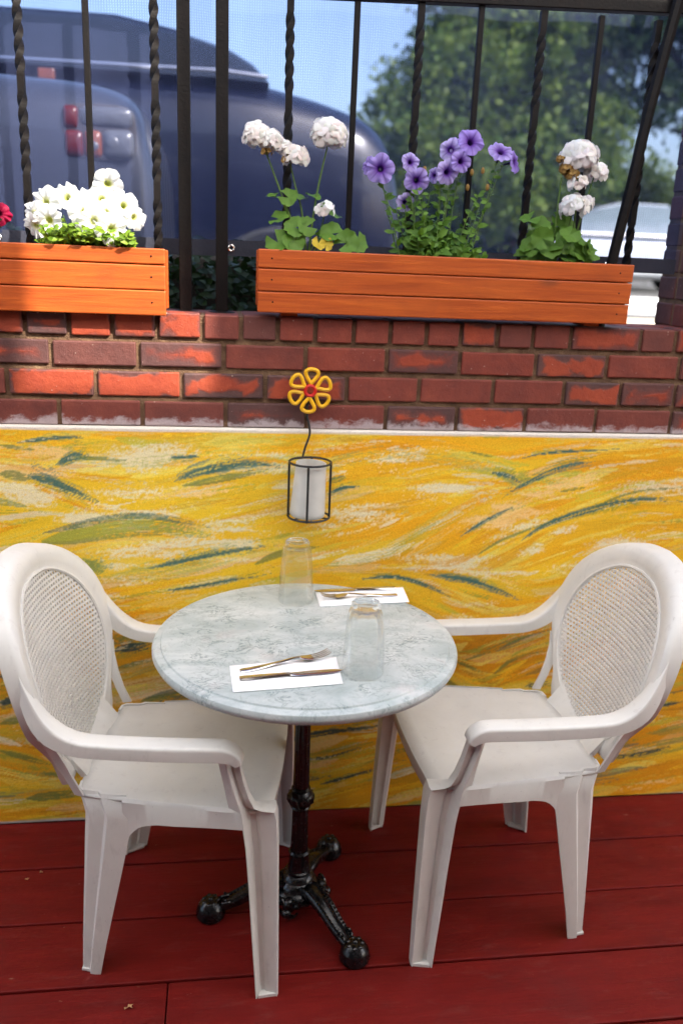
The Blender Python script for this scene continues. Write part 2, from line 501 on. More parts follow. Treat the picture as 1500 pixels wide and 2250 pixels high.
# ------------------------------------------------------------------ mesh helpers
class MB:
    def __init__(self):
        self.v, self.f, self.c = [], [], []
    def add(self, vs, fs, col=None):
        o = len(self.v)
        self.v += [tuple(p) for p in vs]
        self.f += [tuple(i + o for i in q) for q in fs]
        if col is not None:
            self.c += (col if isinstance(col, list) else [col] * len(vs))
        return self
    def box(self, lo, hi):
        x0, y0, z0 = lo; x1, y1, z1 = hi
        return self.add([(x0, y0, z0), (x1, y0, z0), (x1, y1, z0), (x0, y1, z0), (x0, y0, z1), (x1, y0, z1), (x1, y1, z1), (x0, y1, z1)],
                        [(3, 2, 1, 0), (4, 5, 6, 7), (0, 1, 5, 4), (1, 2, 6, 5), (2, 3, 7, 6), (3, 0, 4, 7)])
    def loft(self, rings, closed=True, caps=True):
        n = len(rings[0]); vs = [p for r in rings for p in r]; fs = []
        for i in range(len(rings) - 1):
            for j in range(n if closed else n - 1):
                a = i * n + j; b = i * n + (j + 1) % n
                fs.append((a, b, b + n, a + n))
        if caps and closed:
            fs.append(tuple(range(n))[::-1])
            fs.append(tuple((len(rings) - 1) * n + j for j in range(n)))
        return self.add(vs, fs)
    def tube(self, path, r, n=8, closed=False, up=None):
        path = [Vector(p) for p in path]; m = len(path); rings = []
        prev = None
        for i, p in enumerate(path):
            if closed:
                t = path[(i + 1) % m] - path[i - 1]
            else:
                t = path[min(i + 1, m - 1)] - path[max(i - 1, 0)]
            t.normalize()
            if prev is None:
                a = Vector((0, 0, 1)) if abs(t.z) < 0.9 else Vector((1, 0, 0))
                s = t.cross(a).normalized()
            else:
                s = (prev - t * prev.dot(t)).normalized()
            prev = s
            q = t.cross(s)
            rr = r[i] if isinstance(r, (list, tuple)) else r
            rings.append([p + (s * math.cos(2 * math.pi * k / n) + q * math.sin(2 * math.pi * k / n)) * rr for k in range(n)])
        if closed:
            rings.append(rings[0])
            return self.loft(rings, True, False)
        return self.loft(rings)
    def lathe(self, prof, n=24, c=(0, 0, 0), mod=None, cap=True):
        rings = []
        for r, z in prof:
            rings.append([(c[0] + (r * (mod(k / n, z) if mod else 1)) * math.cos(2 * math.pi * k / n),
                           c[1] + (r * (mod(k / n, z) if mod else 1)) * math.sin(2 * math.pi * k / n), c[2] + z) for k in range(n)])
        return self.loft(rings, True, cap)
    def ball(self, c, r, nu=10, nv=6, sc=(1, 1, 1)):
        rings = []
        for i in range(nv + 1):
            th = math.pi * (i + 0.02) / (nv + 0.04)
            rings.append([(c[0] + r * sc[0] * math.sin(th) * math.cos(2 * math.pi * k / nu), c[1] + r * sc[1] * math.sin(th) * math.sin(2 * math.pi * k / nu),
                           c[2] - r * sc[2] * math.cos(th)) for k in range(nu)])
        return self.loft(rings)
    def mesh(self, name, mat, smooth=True):
        me = bpy.data.meshes.new(name)
        me.from_pydata(self.v, [], self.f)
        if self.c:
            a = me.color_attributes.new("tint", 'FLOAT_COLOR', 'POINT')
            arr = np.ones((len(self.v), 4), dtype=np.float32); arr[:, :3] = np.array(self.c, dtype=np.float32)
            a.data.foreach_set("color", arr.ravel())
        for m in (mat if isinstance(mat, list) else [mat]):
            me.materials.append(m)
        bm = bmesh.new(); bm.from_mesh(me)
        bmesh.ops.recalc_face_normals(bm, faces=bm.faces) if not self.c else None
        bm.to_mesh(me); bm.free()
        if smooth:
            me.polygons.foreach_set("use_smooth", [True] * len(me.polygons))
            me.set_sharp_from_angle(angle=rad(38))
        return me
    def build(self, name, mat, parent=None, smooth=True, loc=None, **props):
        return link(name, self.mesh(name, mat, smooth), parent, loc, **props)

def link(name, me, parent=None, loc=None, rot=None, **props):
    o = bpy.data.objects.new(name, me)
    COL.objects.link(o)
    if parent is not None:
        o.parent = parent
    if loc is not None:
        o.location = loc
    if rot is not None:
        o.rotation_euler = rot
    for k, v in props.items():
        o[k] = v
    return o

def thing(name, label, cat, loc=(0, 0, 0), rz=0.0, group=None):
    o = bpy.data.objects.new(name, None)
    COL.objects.link(o)
    o.location = loc; o.rotation_euler = (0, 0, rz)
    o.empty_display_size = 0.1
    o['label'] = label; o['category'] = cat
    if group:
        o['group'] = group
    return o

def tag(o, label, cat, group=None):
    o['label'] = label; o['category'] = cat
    if group:
        o['group'] = group
    return o

def bevel(o, w=0.003, seg=2, angle=40):
    m = o.modifiers.new("bevel", 'BEVEL'); m.width = w; m.segments = seg; m.limit_method = 'ANGLE'; m.angle_limit = rad(angle)
    return o

def solid(o, t, off=0.0):
    m = o.modifiers.new("solid", 'SOLIDIFY'); m.thickness = t; m.offset = off
    return o

def copy_tree(o, parent=None):
    c = o.copy(); COL.objects.link(c)
    if parent is not None:
        c.parent = parent
    for ch in list(o.children):
        copy_tree(ch, c)
    return c

def spline(pts, n):
    """Catmull-Rom through pts (tuples of any dimension), n samples"""
    P = [np.array(p, float) for p in pts]
    P = [2 * P[0] - P[1]] + P + [2 * P[-1] - P[-2]]
    out = []
    m = len(P) - 3
    for i in range(n):
        t = i / (n - 1) * m
        k = min(int(t), m - 1); u = t - k
        a, b, c, d = P[k:k + 4]
        out.append(0.5 * (2 * b + (c - a) * u + (2 * a - 5 * b + 4 * c - d) * u * u + (3 * b - a - 3 * c + d) * u ** 3))
    return out

def lerp_tab(tab, x):
    xs = [t[0] for t in tab]; ys = [t[1] for t in tab]
    return float(np.interp(x, xs, ys))

# ================================================================== SETTING
# ---------------------------------------------------------------- street level outside (behind the fence, higher than the deck)
GZ = 1.05   # road level
BED = 1.38  # planting bed behind the wall
def sheet(name, x0, x1, y0, y1, z, mat, cat=None):
    mb = MB(); mb.add([(x0, y0, z), (x1, y0, z), (x1, y1, z), (x0, y1, z)], [(0, 1, 2, 3)])
    return mb.build(name, MAT[mat], None, False, kind='structure')
g = MB(); g.box((-150, 0.215, 0.4), (150, 220, GZ - 0.008)); g.build('ground', MAT['earth'], None, False, kind='structure')
g = MB(); g.box((-2.4, 0.50, GZ - 0.1), (1.02, 0.64, 1.56)); bevel(g.build('earth_bank', MAT['earth'], None, False, kind='structure'), 0.05, 3)
g = MB(); g.box((-60, 0.222, GZ - 0.05), (60, 0.66, BED)); g.build('planting_bed', MAT['earth'], None, False, kind='structure')
sheet('pavement', -60, 60, 0.70, 2.2, GZ + 0.004, 'asphalt')
sheet('road', -60, 60, 0.68, 60, GZ - 0.002, 'asphalt')
sheet('traffic_island', 1.6, 30, 5.5, 6.6, GZ + 0.004, 'concrete')
for k, (a, b_) in enumerate(((7.4, 9.2), (10.3, 12.6))):
    sheet('road_marking', 1.6, 30, a, b_, GZ + 0.004, 'line')

# ---------------------------------------------------------------- deck of red planks
dk = MB(); dk.box((-4, -5.5, -0.30), (5, 0.2, -0.035))
deck = dk.build('deck', MAT['subfloor'], None, False, kind='structure')
PW = 0.1975
def plank_mesh(L):
    mb = MB(); mb.box((0, 0, -0.032), (L, PW - 0.006, 0.0))
    return mb.mesh('plank', MAT['plank'], False)
y = -0.0095
row = 0
while y > -5.4:
    y0 = y - PW
    xs = [-4.0]
    x = -4 + rnd.uniform(1.2, 2.6)
    if row == 3:
        xs = [-4.0, -2.1, -0.118, 2.4]; x = 9
    while x < 4.6:
        if abs(x - 0.3) > 1.2 or row > 4:
            xs.append(x)
        x += rnd.uniform(2.2, 3.2)
    xs.append(5.0)
    for a, b_ in zip(xs[:-1], xs[1:]):
        o = link('plank', plank_mesh(b_ - a - 0.0025), deck, (a, y0 + 0.003, rnd.uniform(-0.0012, 0.0008)), (rnd.uniform(-0.004, 0.004), 0, rnd.uniform(-0.0006, 0.0006)), seed=rnd.random())
        bevel(o, 0.003, 2)
    y = y0; row += 1

# ---------------------------------------------------------------- brick wall with painted plaster below
wall = thing('brick_wall', 'low red brick wall whose lower part is painted with a yellow brushstroke mural', 'wall')
core = MB()
core.box((-4, 0.008, 1.10), (5, 0.215, 1.408)); core.box((-4, 0.004, -0.3), (5, 0.214, 1.10))
core.build('mortar', MAT['mortar'], wall, False)

def brick_mesh(L, h, d=0.095):
    mb = MB(); mb.box((0, 0, 0), (L, d, h))
    return mb.mesh('brick', MAT['brick'], False)
_bm = {}
def brick(parent, x, z, L, h, tone, patch=0.0, wash=0.0, y=0.0, rz=0.0):
    key = (round(L, 3), round(h, 3))
    if key not in _bm:
        _bm[key] = brick_mesh(L, h)
    o = link('brick', _bm[key], parent, (x, y + rnd.uniform(-0.0018, 0.0018), z + rnd.uniform(-0.0012, 0.0012)), (0, rnd.uniform(-0.006, 0.006), rz + rnd.uniform(-0.008, 0.008)),
             tone=float(tone), patch=float(patch), wash=float(wash), seed=rnd.uniform(0, 30))
    bevel(o, 0.0035, 2)
    return o
# courses: joints in metres measured along the wall; (tone, patch) per brick where the photograph shows it
J1 = [-0.672, -0.572, -0.468, -0.367, -0.266, -0.160, -0.052, 0.042, 0.132, 0.225, 0.322, 0.415, 0.508, 0.597, 0.694, 0.788, 0.890, 1.082, 1.180]
T1 = [(.3, .3), (.3, .55), (.65, .3), (.15, .6), (.4, .5), (.35, .55), (.45, 0), (.75, 0), (.2, 0), (.15, 0), (.2, 0), (.25, 0), (.2, 0), (.8, .52), (.5, 0), (.3, 0), (.1, .45), (.6, 0)]
J2 = [-0.63, -0.412, -0.206, 0.0, 0.203, 0.409, 0.600, 0.803, 0.998, 1.20]
T2 = [(.35, .2), (.85, 0), (.3, .2), (.4, 0), (.12, 0), (.15, .35), (.12, 0), (.85, .50), (.2, 0)]
J3 = [-0.725, -0.518, -0.310, -0.103, 0.103, 0.310, 0.498, 0.695, 0.888, 1.045, 1.20]
T3 = [(.5, 0), (.85, .62), (.85, .60), (.95, .47), (.8, .50), (.25, 0), (.25, 0), (.25, 0), (.85, .5), (.15, .3)]
J4 = [-0.605, -0.400, -0.200, 0.005, 0.210, 0.415, 0.603, 0.790, 0.985, 1.20]
T4 = [(.5, 0), (.45, 0), (.55, 0), (.45, .15), (.35, 0), (.6, .3), (.75, .52), (.4, 0), (.45, 0)]
for J, T, z0, h, wsh in ((J1, T1, 1.354, 0.058, 0), (J2, T2, 1.2825, 0.058, 0), (J3, T3, 1.2085, 0.0605, 0), (J4, T4, 1.1345, 0.0615, 1)):
    for i in range(len(J) - 1):
        g_ = 0.011
        brick(wall, J[i] + g_ / 2, z0, J[i + 1] - J[i] - g_, h, *T[i], wash=wsh)
    for sgn in (-1, 1):          # the rest of the course to both sides
        x = J[0] if sgn < 0 else J[-1]
        st = 0.101 if J is J1 else 0.2045
        while -2.6 < x < 3.2:
            a = x - st if sgn < 0 else x
            brick(wall, a + 0.0055, z0, st - 0.011, h, rnd.choice([.1, .2, .3, .5, .8]), rnd.choice([0, 0, .3, .5]), wsh)
            x += sgn * st
# back leaf of the top course
for i in range(22):
    brick(wall, -2.0 + i * 0.2045, 1.3535, 0.1935, 0.057, rnd.choice([.2, .4, .7]), 0, 0, y=0.112)

# ---- mural: paint film computed stroke by stroke on a fine plaster sheet
def build_mural():
    rs = np.random.RandomState(11)
    X0, X1, Z0, Z1, st = -1.0, 1.72, 0.0, 1.131, 0.0034
    nx = int((X1 - X0) / st) + 1; nz = int((Z1 - Z0) / st) + 1
    xs = np.linspace(X0, X1, nx); zs = np.linspace(Z0, Z1, nz)
    GX, GZ_ = np.meshgrid(xs, zs)
    def vnoise(scx, scz, seed, oct=3):
        r = np.random.RandomState(seed); out = np.zeros((nz, nx)); amp = 1; tot = 0
        for o in range(oct):
            gx = max(2, int((X1 - X0) / scx * 2 ** o) + 2); gz = max(2, int((Z1 - Z0) / scz * 2 ** o) + 2)
            a = r.rand(gz, gx)
            fx = np.linspace(0, gx - 1.001, nx); fz = np.linspace(0, gz - 1.001, nz)
            ix = fx.astype(int); iz = fz.astype(int); ux = fx - ix; uz = fz - iz
            ux = ux * ux * (3 - 2 * ux); uz = (uz * uz * (3 - 2 * uz))[:, None]
            A = a[iz][:, ix]; B = a[iz][:, ix + 1]; C = a[iz + 1][:, ix]; D = a[iz + 1][:, ix + 1]
            out += amp * ((A * (1 - ux) + B * ux) * (1 - uz) + (C * (1 - ux) + D * ux) * uz); tot += amp; amp *= 0.5
        return out / tot
    grain = 0.55 * vnoise(0.008, 0.006, 5, 1) + 0.45 * rs.rand(nz, nx)
    n_big = vnoise(0.5, 0.16, 3, 3); n_mid = vnoise(0.16, 0.05, 4, 3)
    YEL = np.array((0.90, 0.59, 0.028)); ORA = np.array((0.89, 0.42, 0.010)); LEM = np.array((0.90, 0.73, 0.13)); OCH = np.array((0.66, 0.37, 0.022))
    CRE = np.array((0.86, 0.78, 0.52)); OLI = np.array((0.36, 0.36, 0.045)); GRN = np.array((0.18, 0.27, 0.075)); TEA = np.array((0.065, 0.160, 0.135)); DTE = np.array((0.045, 0.085, 0.078))
    DOR = np.array((0.60, 0.23, 0.010))
    PEA = np.array((0.90, 0.60, 0.24))
    rightness = np.clip((GX - 0.05) / 0.8, 0, 1)
    k = np.clip((n_big - 0.35) * 2.2 + rightness * 0.35, 0, 1)[..., None]
    img = YEL * (1 - k) + ORA * k
    lo_ = np.clip((0.66 + 0.08 * (n_big - .5) - GZ_) / 0.12, 0, 1)[..., None] * 0.55  # deeper orange low down, with some of the shade there painted in
    img = img * (1 - lo_) + DOR * 1.1 * lo_
    # explicit dark strokes: world (x, z) polylines, width, darkness
    S = STROKES
    segs = []
    for pts, wd, kind in S:
        for a, b_ in zip(pts[:-1], pts[1:]):
            segs.append(((a[0] + b_[0]) / 2, (a[1] + b_[1]) / 2, math.atan2(b_[1] - a[1], b_[0] - a[0])))
    # extra guides for the warm strokes: swells on the left, steep sweeps to the right
    for gx_, gz_, ga in GUIDES:
        segs.append((gx_, gz_, ga))
    segs = np.array(segs)
    FLOWA = (segs[:, 2] + math.pi / 2) % math.pi - math.pi / 2
    def flow(x, z):
        d = (segs[:, 0] - x) ** 2 + ((segs[:, 1] - z) * 1.6) ** 2 + 0.004
        w_ = 1 / d ** 2.2
        return float(np.clip(np.tan((np.array(FLOWA) * w_).sum() / w_.sum()) * 1.05, -.9, .9))
    def paint(pts, wd, col, op, dry, seed, taper=(0.5, 0.15), jit=0.35):
        nonlocal img
        P = np.array(pts)
        pad = wd
        ix0 = np.searchsorted(xs, P[:, 0].min() - pad); ix1 = np.searchsorted(xs, P[:, 0].max() + pad)
        iz0 = np.searchsorted(zs, P[:, 1].min() - pad); iz1 = np.searchsorted(zs, P[:, 1].max() + pad)
        if ix1 - ix0 < 2 or iz1 - iz0 < 2:
            return
        gx = GX[iz0:iz1, ix0:ix1]; gz = GZ_[iz0:iz1, ix0:ix1]
        best = np.full(gx.shape, 1e9); uu = np.zeros(gx.shape); vv = np.zeros(gx.shape)
        L = np.r_[0, np.cumsum(np.hypot(*np.diff(P, axis=0).T))]
        for i in range(len(P) - 1):
            d = P[i + 1] - P[i]; l = np.hypot(*d)
            if l < 1e-6: continue
            t = np.clip(((gx - P[i, 0]) * d[0] + (gz - P[i, 1]) * d[1]) / l ** 2, 0, 1)
            qx = gx - P[i, 0] - t * d[0]; qz = gz - P[i, 1] - t * d[1]
            dd = np.hypot(qx, qz); sgn = np.sign(d[0] * qz - d[1] * qx)
            m = dd < best
            best = np.where(m, dd, best); uu = np.where(m, (L[i] + t * l) / L[-1], uu); vv = np.where(m, sgn * dd, vv)
        r = np.random.RandomState(seed)
        prof = np.interp(uu, [0, taper[0] * 0.4, taper[0], 0.8, 1], [taper[1], 0.85, 1, 0.8, 0.18])
        half = wd * 0.5 * prof
        v = vv / np.maximum(half, 1e-4)
        nb = max(5, int(wd / 0.0030))
        br = r.rand(nb, 6)
        bi = np.clip(((v * 0.5 + 0.5) * nb).astype(int), 0, nb - 1)
        bu = np.clip((uu * 5).astype(int), 0, 4); fu = np.clip(uu * 5 - bu, 0, 1)
        bris = br[bi, bu] * (1 - fu) + br[bi, bu + 1] * fu
        edge = np.clip((1 - np.abs(v)) * 2.6, 0, 1)
        a = edge * (1.15 - jit * bris) - dry * (0.35 + 0.65 * uu) * (0.45 * bris + 0.75 * grain[iz0:iz1, ix0:ix1])
        a = np.clip(a * 3.0 - 0.9, 0, 1) * op
        c = col * (0.88 + 0.24 * bris[..., None])
        img[iz0:iz1, ix0:ix1] = img[iz0:iz1, ix0:ix1] * (1 - a[..., None]) + c * a[..., None]
    def rstroke(x, z, ln, wd, col, op, dry, **kw):
        if rs.rand() < 0.5:
            s = -1
        else:
            s = 1
        pts = []
        px, pz = x, z
        bow = rs.uniform(-0.10, 0.10)
        for i in range(6):
            pts.append((px, pz))
            a = flow(px, pz) + bow * (i - 2.5) / 2.5 * 1.6
            px += s * ln / 5; pz += s * ln / 5 * a
        paint(pts, wd, col * rs.uniform(0.88, 1.08), op, dry, rs.randint(1 << 30), **kw)
    R = lambda a, b_: rs.uniform(a, b_)
    for i in range(420):
        x, z = R(X0 - .1, X1), R(-0.02, Z1 + .02)
        rr = np.clip((x - 0.05) / 0.8, 0, 1); low = z < 0.62
        p = np.array([2.4 - rr, 1.0 + 1.9 * rr, 1.1 - 0.5 * rr, (1.2 if low else 0.35), 0.15, 0.75 * (1 - 0.6 * rr) + 0.4 * low, 0.3 * rr])
        c = [YEL, ORA, LEM, OCH, CRE, OLI * 1.5, PEA][rs.choice(7, p=p / p.sum())]
        rstroke(x, z, R(0.16, 0.5), R(0.025, 0.075), c, R(0.3, 0.7), R(0.4, 1.0))
    for i in range(260):       # saturated and pale broad marks
        x, z = R(X0, X1), R(0, Z1)
        rr = np.clip((x - 0.05) / 0.8, 0, 1)
        c = [ORA * np.array((1, .9, 1)), LEM, PEA, CRE, YEL][rs.choice(5, p=[.22 + .1 * rr, .25 - .1 * rr, .18, .15, .2])]
        rstroke(x, z, R(0.10, 0.32), R(0.018, 0.05), c, R(0.6, 0.95), R(0.5, 1.1), jit=.5)
    for i in range(1300):      # the streaks of a nearly dry brush
        x, z = R(X0 - .1, X1), R(-0.02, Z1 + .02)
        rr = np.clip((x - 0.05) / 0.8, 0, 1); low = z < 0.62  # ochre and olive low down, darkened further as painted shade
        p = np.array([1.8 * (1 - .4 * low), 0.7 + 1.6 * rr, 1.9 * (1 - .6 * low), (1.5 if low else 0.12), 0.95 * (1 - .7 * low), 0.40 * (1 - 0.6 * rr) + 0.3 * low, (0.7 + .3 * rr) * (1 - .5 * low), 1.2 * low])
        c = [YEL * 1.05, ORA, LEM, OCH, CRE, OLI * 1.3, np.array((0.84, 0.58, 0.17)), DOR][rs.choice(8, p=p / p.sum())]
        rstroke(x, z, R(0.07, 0.30), R(0.006, 0.030), c, R(0.35, 0.85), R(0.7, 1.5), jit=.6)
    # airy scumbles of cream and olive: broken colour dragged over the plaster tooth
    def scumble(cx, cz, sx, sz, col, amt, seed):
        nonlocal img
        r_ = np.clip((vnoise(0.16, 0.022, seed, 4) - .32) * 2.1, 0, 1.2)
        ang = flow(cx, cz)
        dx, dz = GX - cx, GZ_ - cz - ang * (GX - cx)
        m = np.exp(-(dx / sx) ** 2 - (dz / sz) ** 2)
        t = m ** .7 * (0.20 + 0.85 * r_) * amt - 0.62 * grain - 0.10
        al = np.clip(t * 3.6, 0, 1)[..., None] * 0.85
        img = img * (1 - al) + col * (0.94 + 0.1 * rs.rand()) * al
    for k, (cx, cz, sx, sz, am) in enumerate(((-0.46, 1.035, .10, .035, 1.25), (-0.20, 1.045, .12, .035, 1.0), (-0.50, 0.955, .09, .03, 1.1), (-0.25, 0.915, .14, .040, 1.25), (-0.03, 0.99, .10, .03, .9), (0.10, 1.05, .14, .03, .8),
                           (0.46, 1.06, .10, .025, .7), (0.62, 0.99, .10, .035, 1.0), (0.82, 0.94, .16, .04, 1.0), (-0.18, 0.80, .14, .035, .9), (0.35, 0.90, .14, .035, .8), (0.02, 0.83, .12, .05, .95), (-0.52, 0.33, .06, .04, 1.1),
                           (0.72, 0.60, .08, .04, 1.0), (0.78, 0.86, .12, .03, .9), (0.62, 0.76, .12, .035, .9), (0.42, 0.33, .1, .03, .8), (1.05, .80, .14, .04, .7), (-0.45, .25, .1, .05, .8), (0.55, .40, .12, .04, .7), (0.15, .78, .1, .04, .9), (-0.30, .70, .10, .03, .7), (1.2, 1.0, .14, .03, .8))):
        scumble(cx, cz, sx * 1.15, sz * 1.2, CRE if k % 4 else PEA * 1.05, am * 1.18, 50 + k)
    for k in range(60):
        cx, cz = R(X0, X1), R(0, Z1)
        if cx > 0.4 and rs.rand() < .45: continue
        scumble(cx, cz, R(.07, .18), R(.012, .035), [OLI * 1.2, GRN, OCH, OLI][rs.randint(4)], R(.7, 1.05), 100 + k)
    for k in range(34):
        scumble(R(X0, X1), R(0, Z1), R(.06, .16), R(.010, .03), [CRE, LEM, PEA][rs.randint(3)], R(.6, 1.0), 200 + k)
    for i in range(46):        # broad soft grey green sweeps
        x, z = R(X0, X1), R(0, Z1)
        if x > .35 and rs.rand() < .6: continue
        rstroke(x, z, R(0.18, 0.42), R(0.03, 0.065), [OLI * 1.25, np.array((0.34, 0.38, 0.13)), GRN * 1.3][rs.randint(3)], R(0.25, 0.5), R(0.9, 1.35), jit=.6)
    for i in range(90):       # teal and dark dabs, mostly low on the wall
        x, z = R(X0, X1), R(0.0, 0.62) if i < 88 else R(0.66, 1.1)
        rstroke(x, z, R(0.10, 0.30), R(0.012, 0.034), [TEA, GRN, DTE, OLI * .7][rs.choice(4, p=[.35, .3, .2, .15])], R(0.4, 0.75), R(0.7, 1.5))
    for i in range(90):
        x, z = R(X0, X1), R(0, Z1)
        rstroke(x, z, R(0.1, 0.34), R(0.010, 0.03), [YEL, ORA, LEM, ORA][rs.randint(4)], R(0.4, 0.8), R(0.7, 1.4))
    for pts, wd, kind in S:
        P = [tuple(p) for p in spline(pts, 14)]
        if kind == 'g':
            paint(P, wd * 1.25, GRN, 0.75, 0.9, rs.randint(1 << 30))
            paint([(p[0], p[1] + 0.004) for p in P], wd * 0.9, OLI * 1.25, 0.7, 1.0, rs.randint(1 << 30))
            paint([(p[0], p[1] + wd * 0.35) for p in P], wd * 0.4, TEA, 0.7, 0.9, rs.randint(1 << 30))
        elif kind == 'o':
            paint(P, wd, GRN * .8, 0.75, 0.8, rs.randint(1 << 30))
        else:
            dk = TEA if kind == 't' else DTE
            for q in range(5):
                o1, o2 = R(-.9, .9) * wd, R(-.9, .9) * wd; k0 = rs.randint(0, 5); k1 = rs.randint(8, 14)
                sub = [(p[0] + R(-.004, .004), p[1] + 1.3 * (o1 * (1 - m_ / 13) + o2 * m_ / 13)) for m_, p in enumerate(P)][k0:k1 + 1]
                paint(sub, wd * R(.8, 1.7), [GRN, OLI * 1.2, GRN, dk * 1.4][rs.randint(4)], R(.3, .6), R(1.0, 1.5), rs.randint(1 << 30), jit=.7)
            paint(P, wd * 1.35, dk * 1.3, 0.75, 0.9, rs.randint(1 << 30), jit=.6)
            paint(P[1:12], wd * .85, dk, 0.8, 0.55, rs.randint(1 << 30), jit=.4)
            for q in range(3):
                o1 = R(-.3, .3) * wd; k0 = rs.randint(0, 4); k1 = rs.randint(8, 14)
                paint([(p[0], p[1] + o1) for p in P][k0:k1 + 1], wd * R(.3, .5), dk, .8, R(.4, .9), rs.randint(1 << 30), jit=.7)
            for q in range(2):
                o1 = R(-.6, .6) * wd; k0 = rs.randint(0, 6); k1 = rs.randint(8, 14)
                paint([(p[0], p[1] + o1) for p in P][k0:k1 + 1], wd * R(.2, .35), [YEL, LEM, CRE][rs.randint(3)], .7, R(.9, 1.4), rs.randint(1 << 30), jit=.7)
    for i in range(330):       # last light passes that tie the marks into the ground
        x, z = R(X0, X1), R(0, Z1)
        low = z < .6  # lower passes dimmed, shade put into their colour
        rstroke(x, z, R(0.06, 0.24), R(0.006, 0.022), [YEL, ORA, LEM, CRE, OLI * 1.3, PEA][rs.choice(6, p=[.26, .22, .2, .14, .08, .10])] * (.85 if low else 1), R(0.3, 0.65), R(1.0, 1.6), jit=.7)
    # pale plaster lip with light from above painted in; unpainted primer at the foot
    e = np.clip((GZ_ - 1.1215 - 0.004 * (n_mid - .5)) / 0.0035, 0, 1)[..., None]
    img = img * (1 - e) + np.array((0.74, 0.68, 0.60)) * e
    e = np.clip((0.017 * (0.3 + n_mid) * (1.6 * (vnoise(0.3, .5, 9, 2) - .25)) - GZ_) / 0.004, 0, 1)[..., None]
    img = img * (1 - e) + np.array((0.50, 0.46, 0.44)) * e
    und = (vnoise(0.25, 0.25, 21, 3) - 0.5) * 0.004
    me = bpy.data.meshes.new('mural_plaster')
    co = np.stack([GX, -0.012 + und, GZ_], -1).reshape(-1, 3).astype(np.float32)
    # rounded top lip going back to the bricks
    lipv = np.stack([xs, np.full(nx, 0.006), np.full(nx, Z1 + 0.002)], -1).astype(np.float32)
    co = np.vstack([co, lipv])
    idx = np.arange((nz) * nx).reshape(nz, nx)
    idx = np.vstack([idx, np.arange(nz * nx, (nz + 1) * nx)[None]])
    q = np.stack([idx[:-1, :-1], idx[:-1, 1:], idx[1:, 1:], idx[1:, :-1]], -1).reshape(-1, 4).astype(np.int32)
    me.vertices.add(len(co)); me.vertices.foreach_set("co", co.ravel())
    me.loops.add(q.size); me.loops.foreach_set("vertex_index", q.ravel())
    me.polygons.add(len(q)); me.polygons.foreach_set("loop_start", np.arange(0, q.size, 4, dtype=np.int32)); me.polygons.foreach_set("loop_total", np.full(len(q), 4, dtype=np.int32))
    me.polygons.foreach_set("use_smooth", np.ones(len(q), dtype=bool))
    me.update(); me.validate()
    ca = me.color_attributes.new("paint", 'FLOAT_COLOR', 'POINT')
    colr = np.ones((len(co), 4), dtype=np.float32)
    colr[:nz * nx, :3] = img.reshape(-1, 3); colr[nz * nx:, :3] = (0.74, 0.68, 0.60)
    ca.data.foreach_set("color", colr.ravel())
    me.materials.append(MAT['mural'])
    return link('mural_plaster', me, wall)
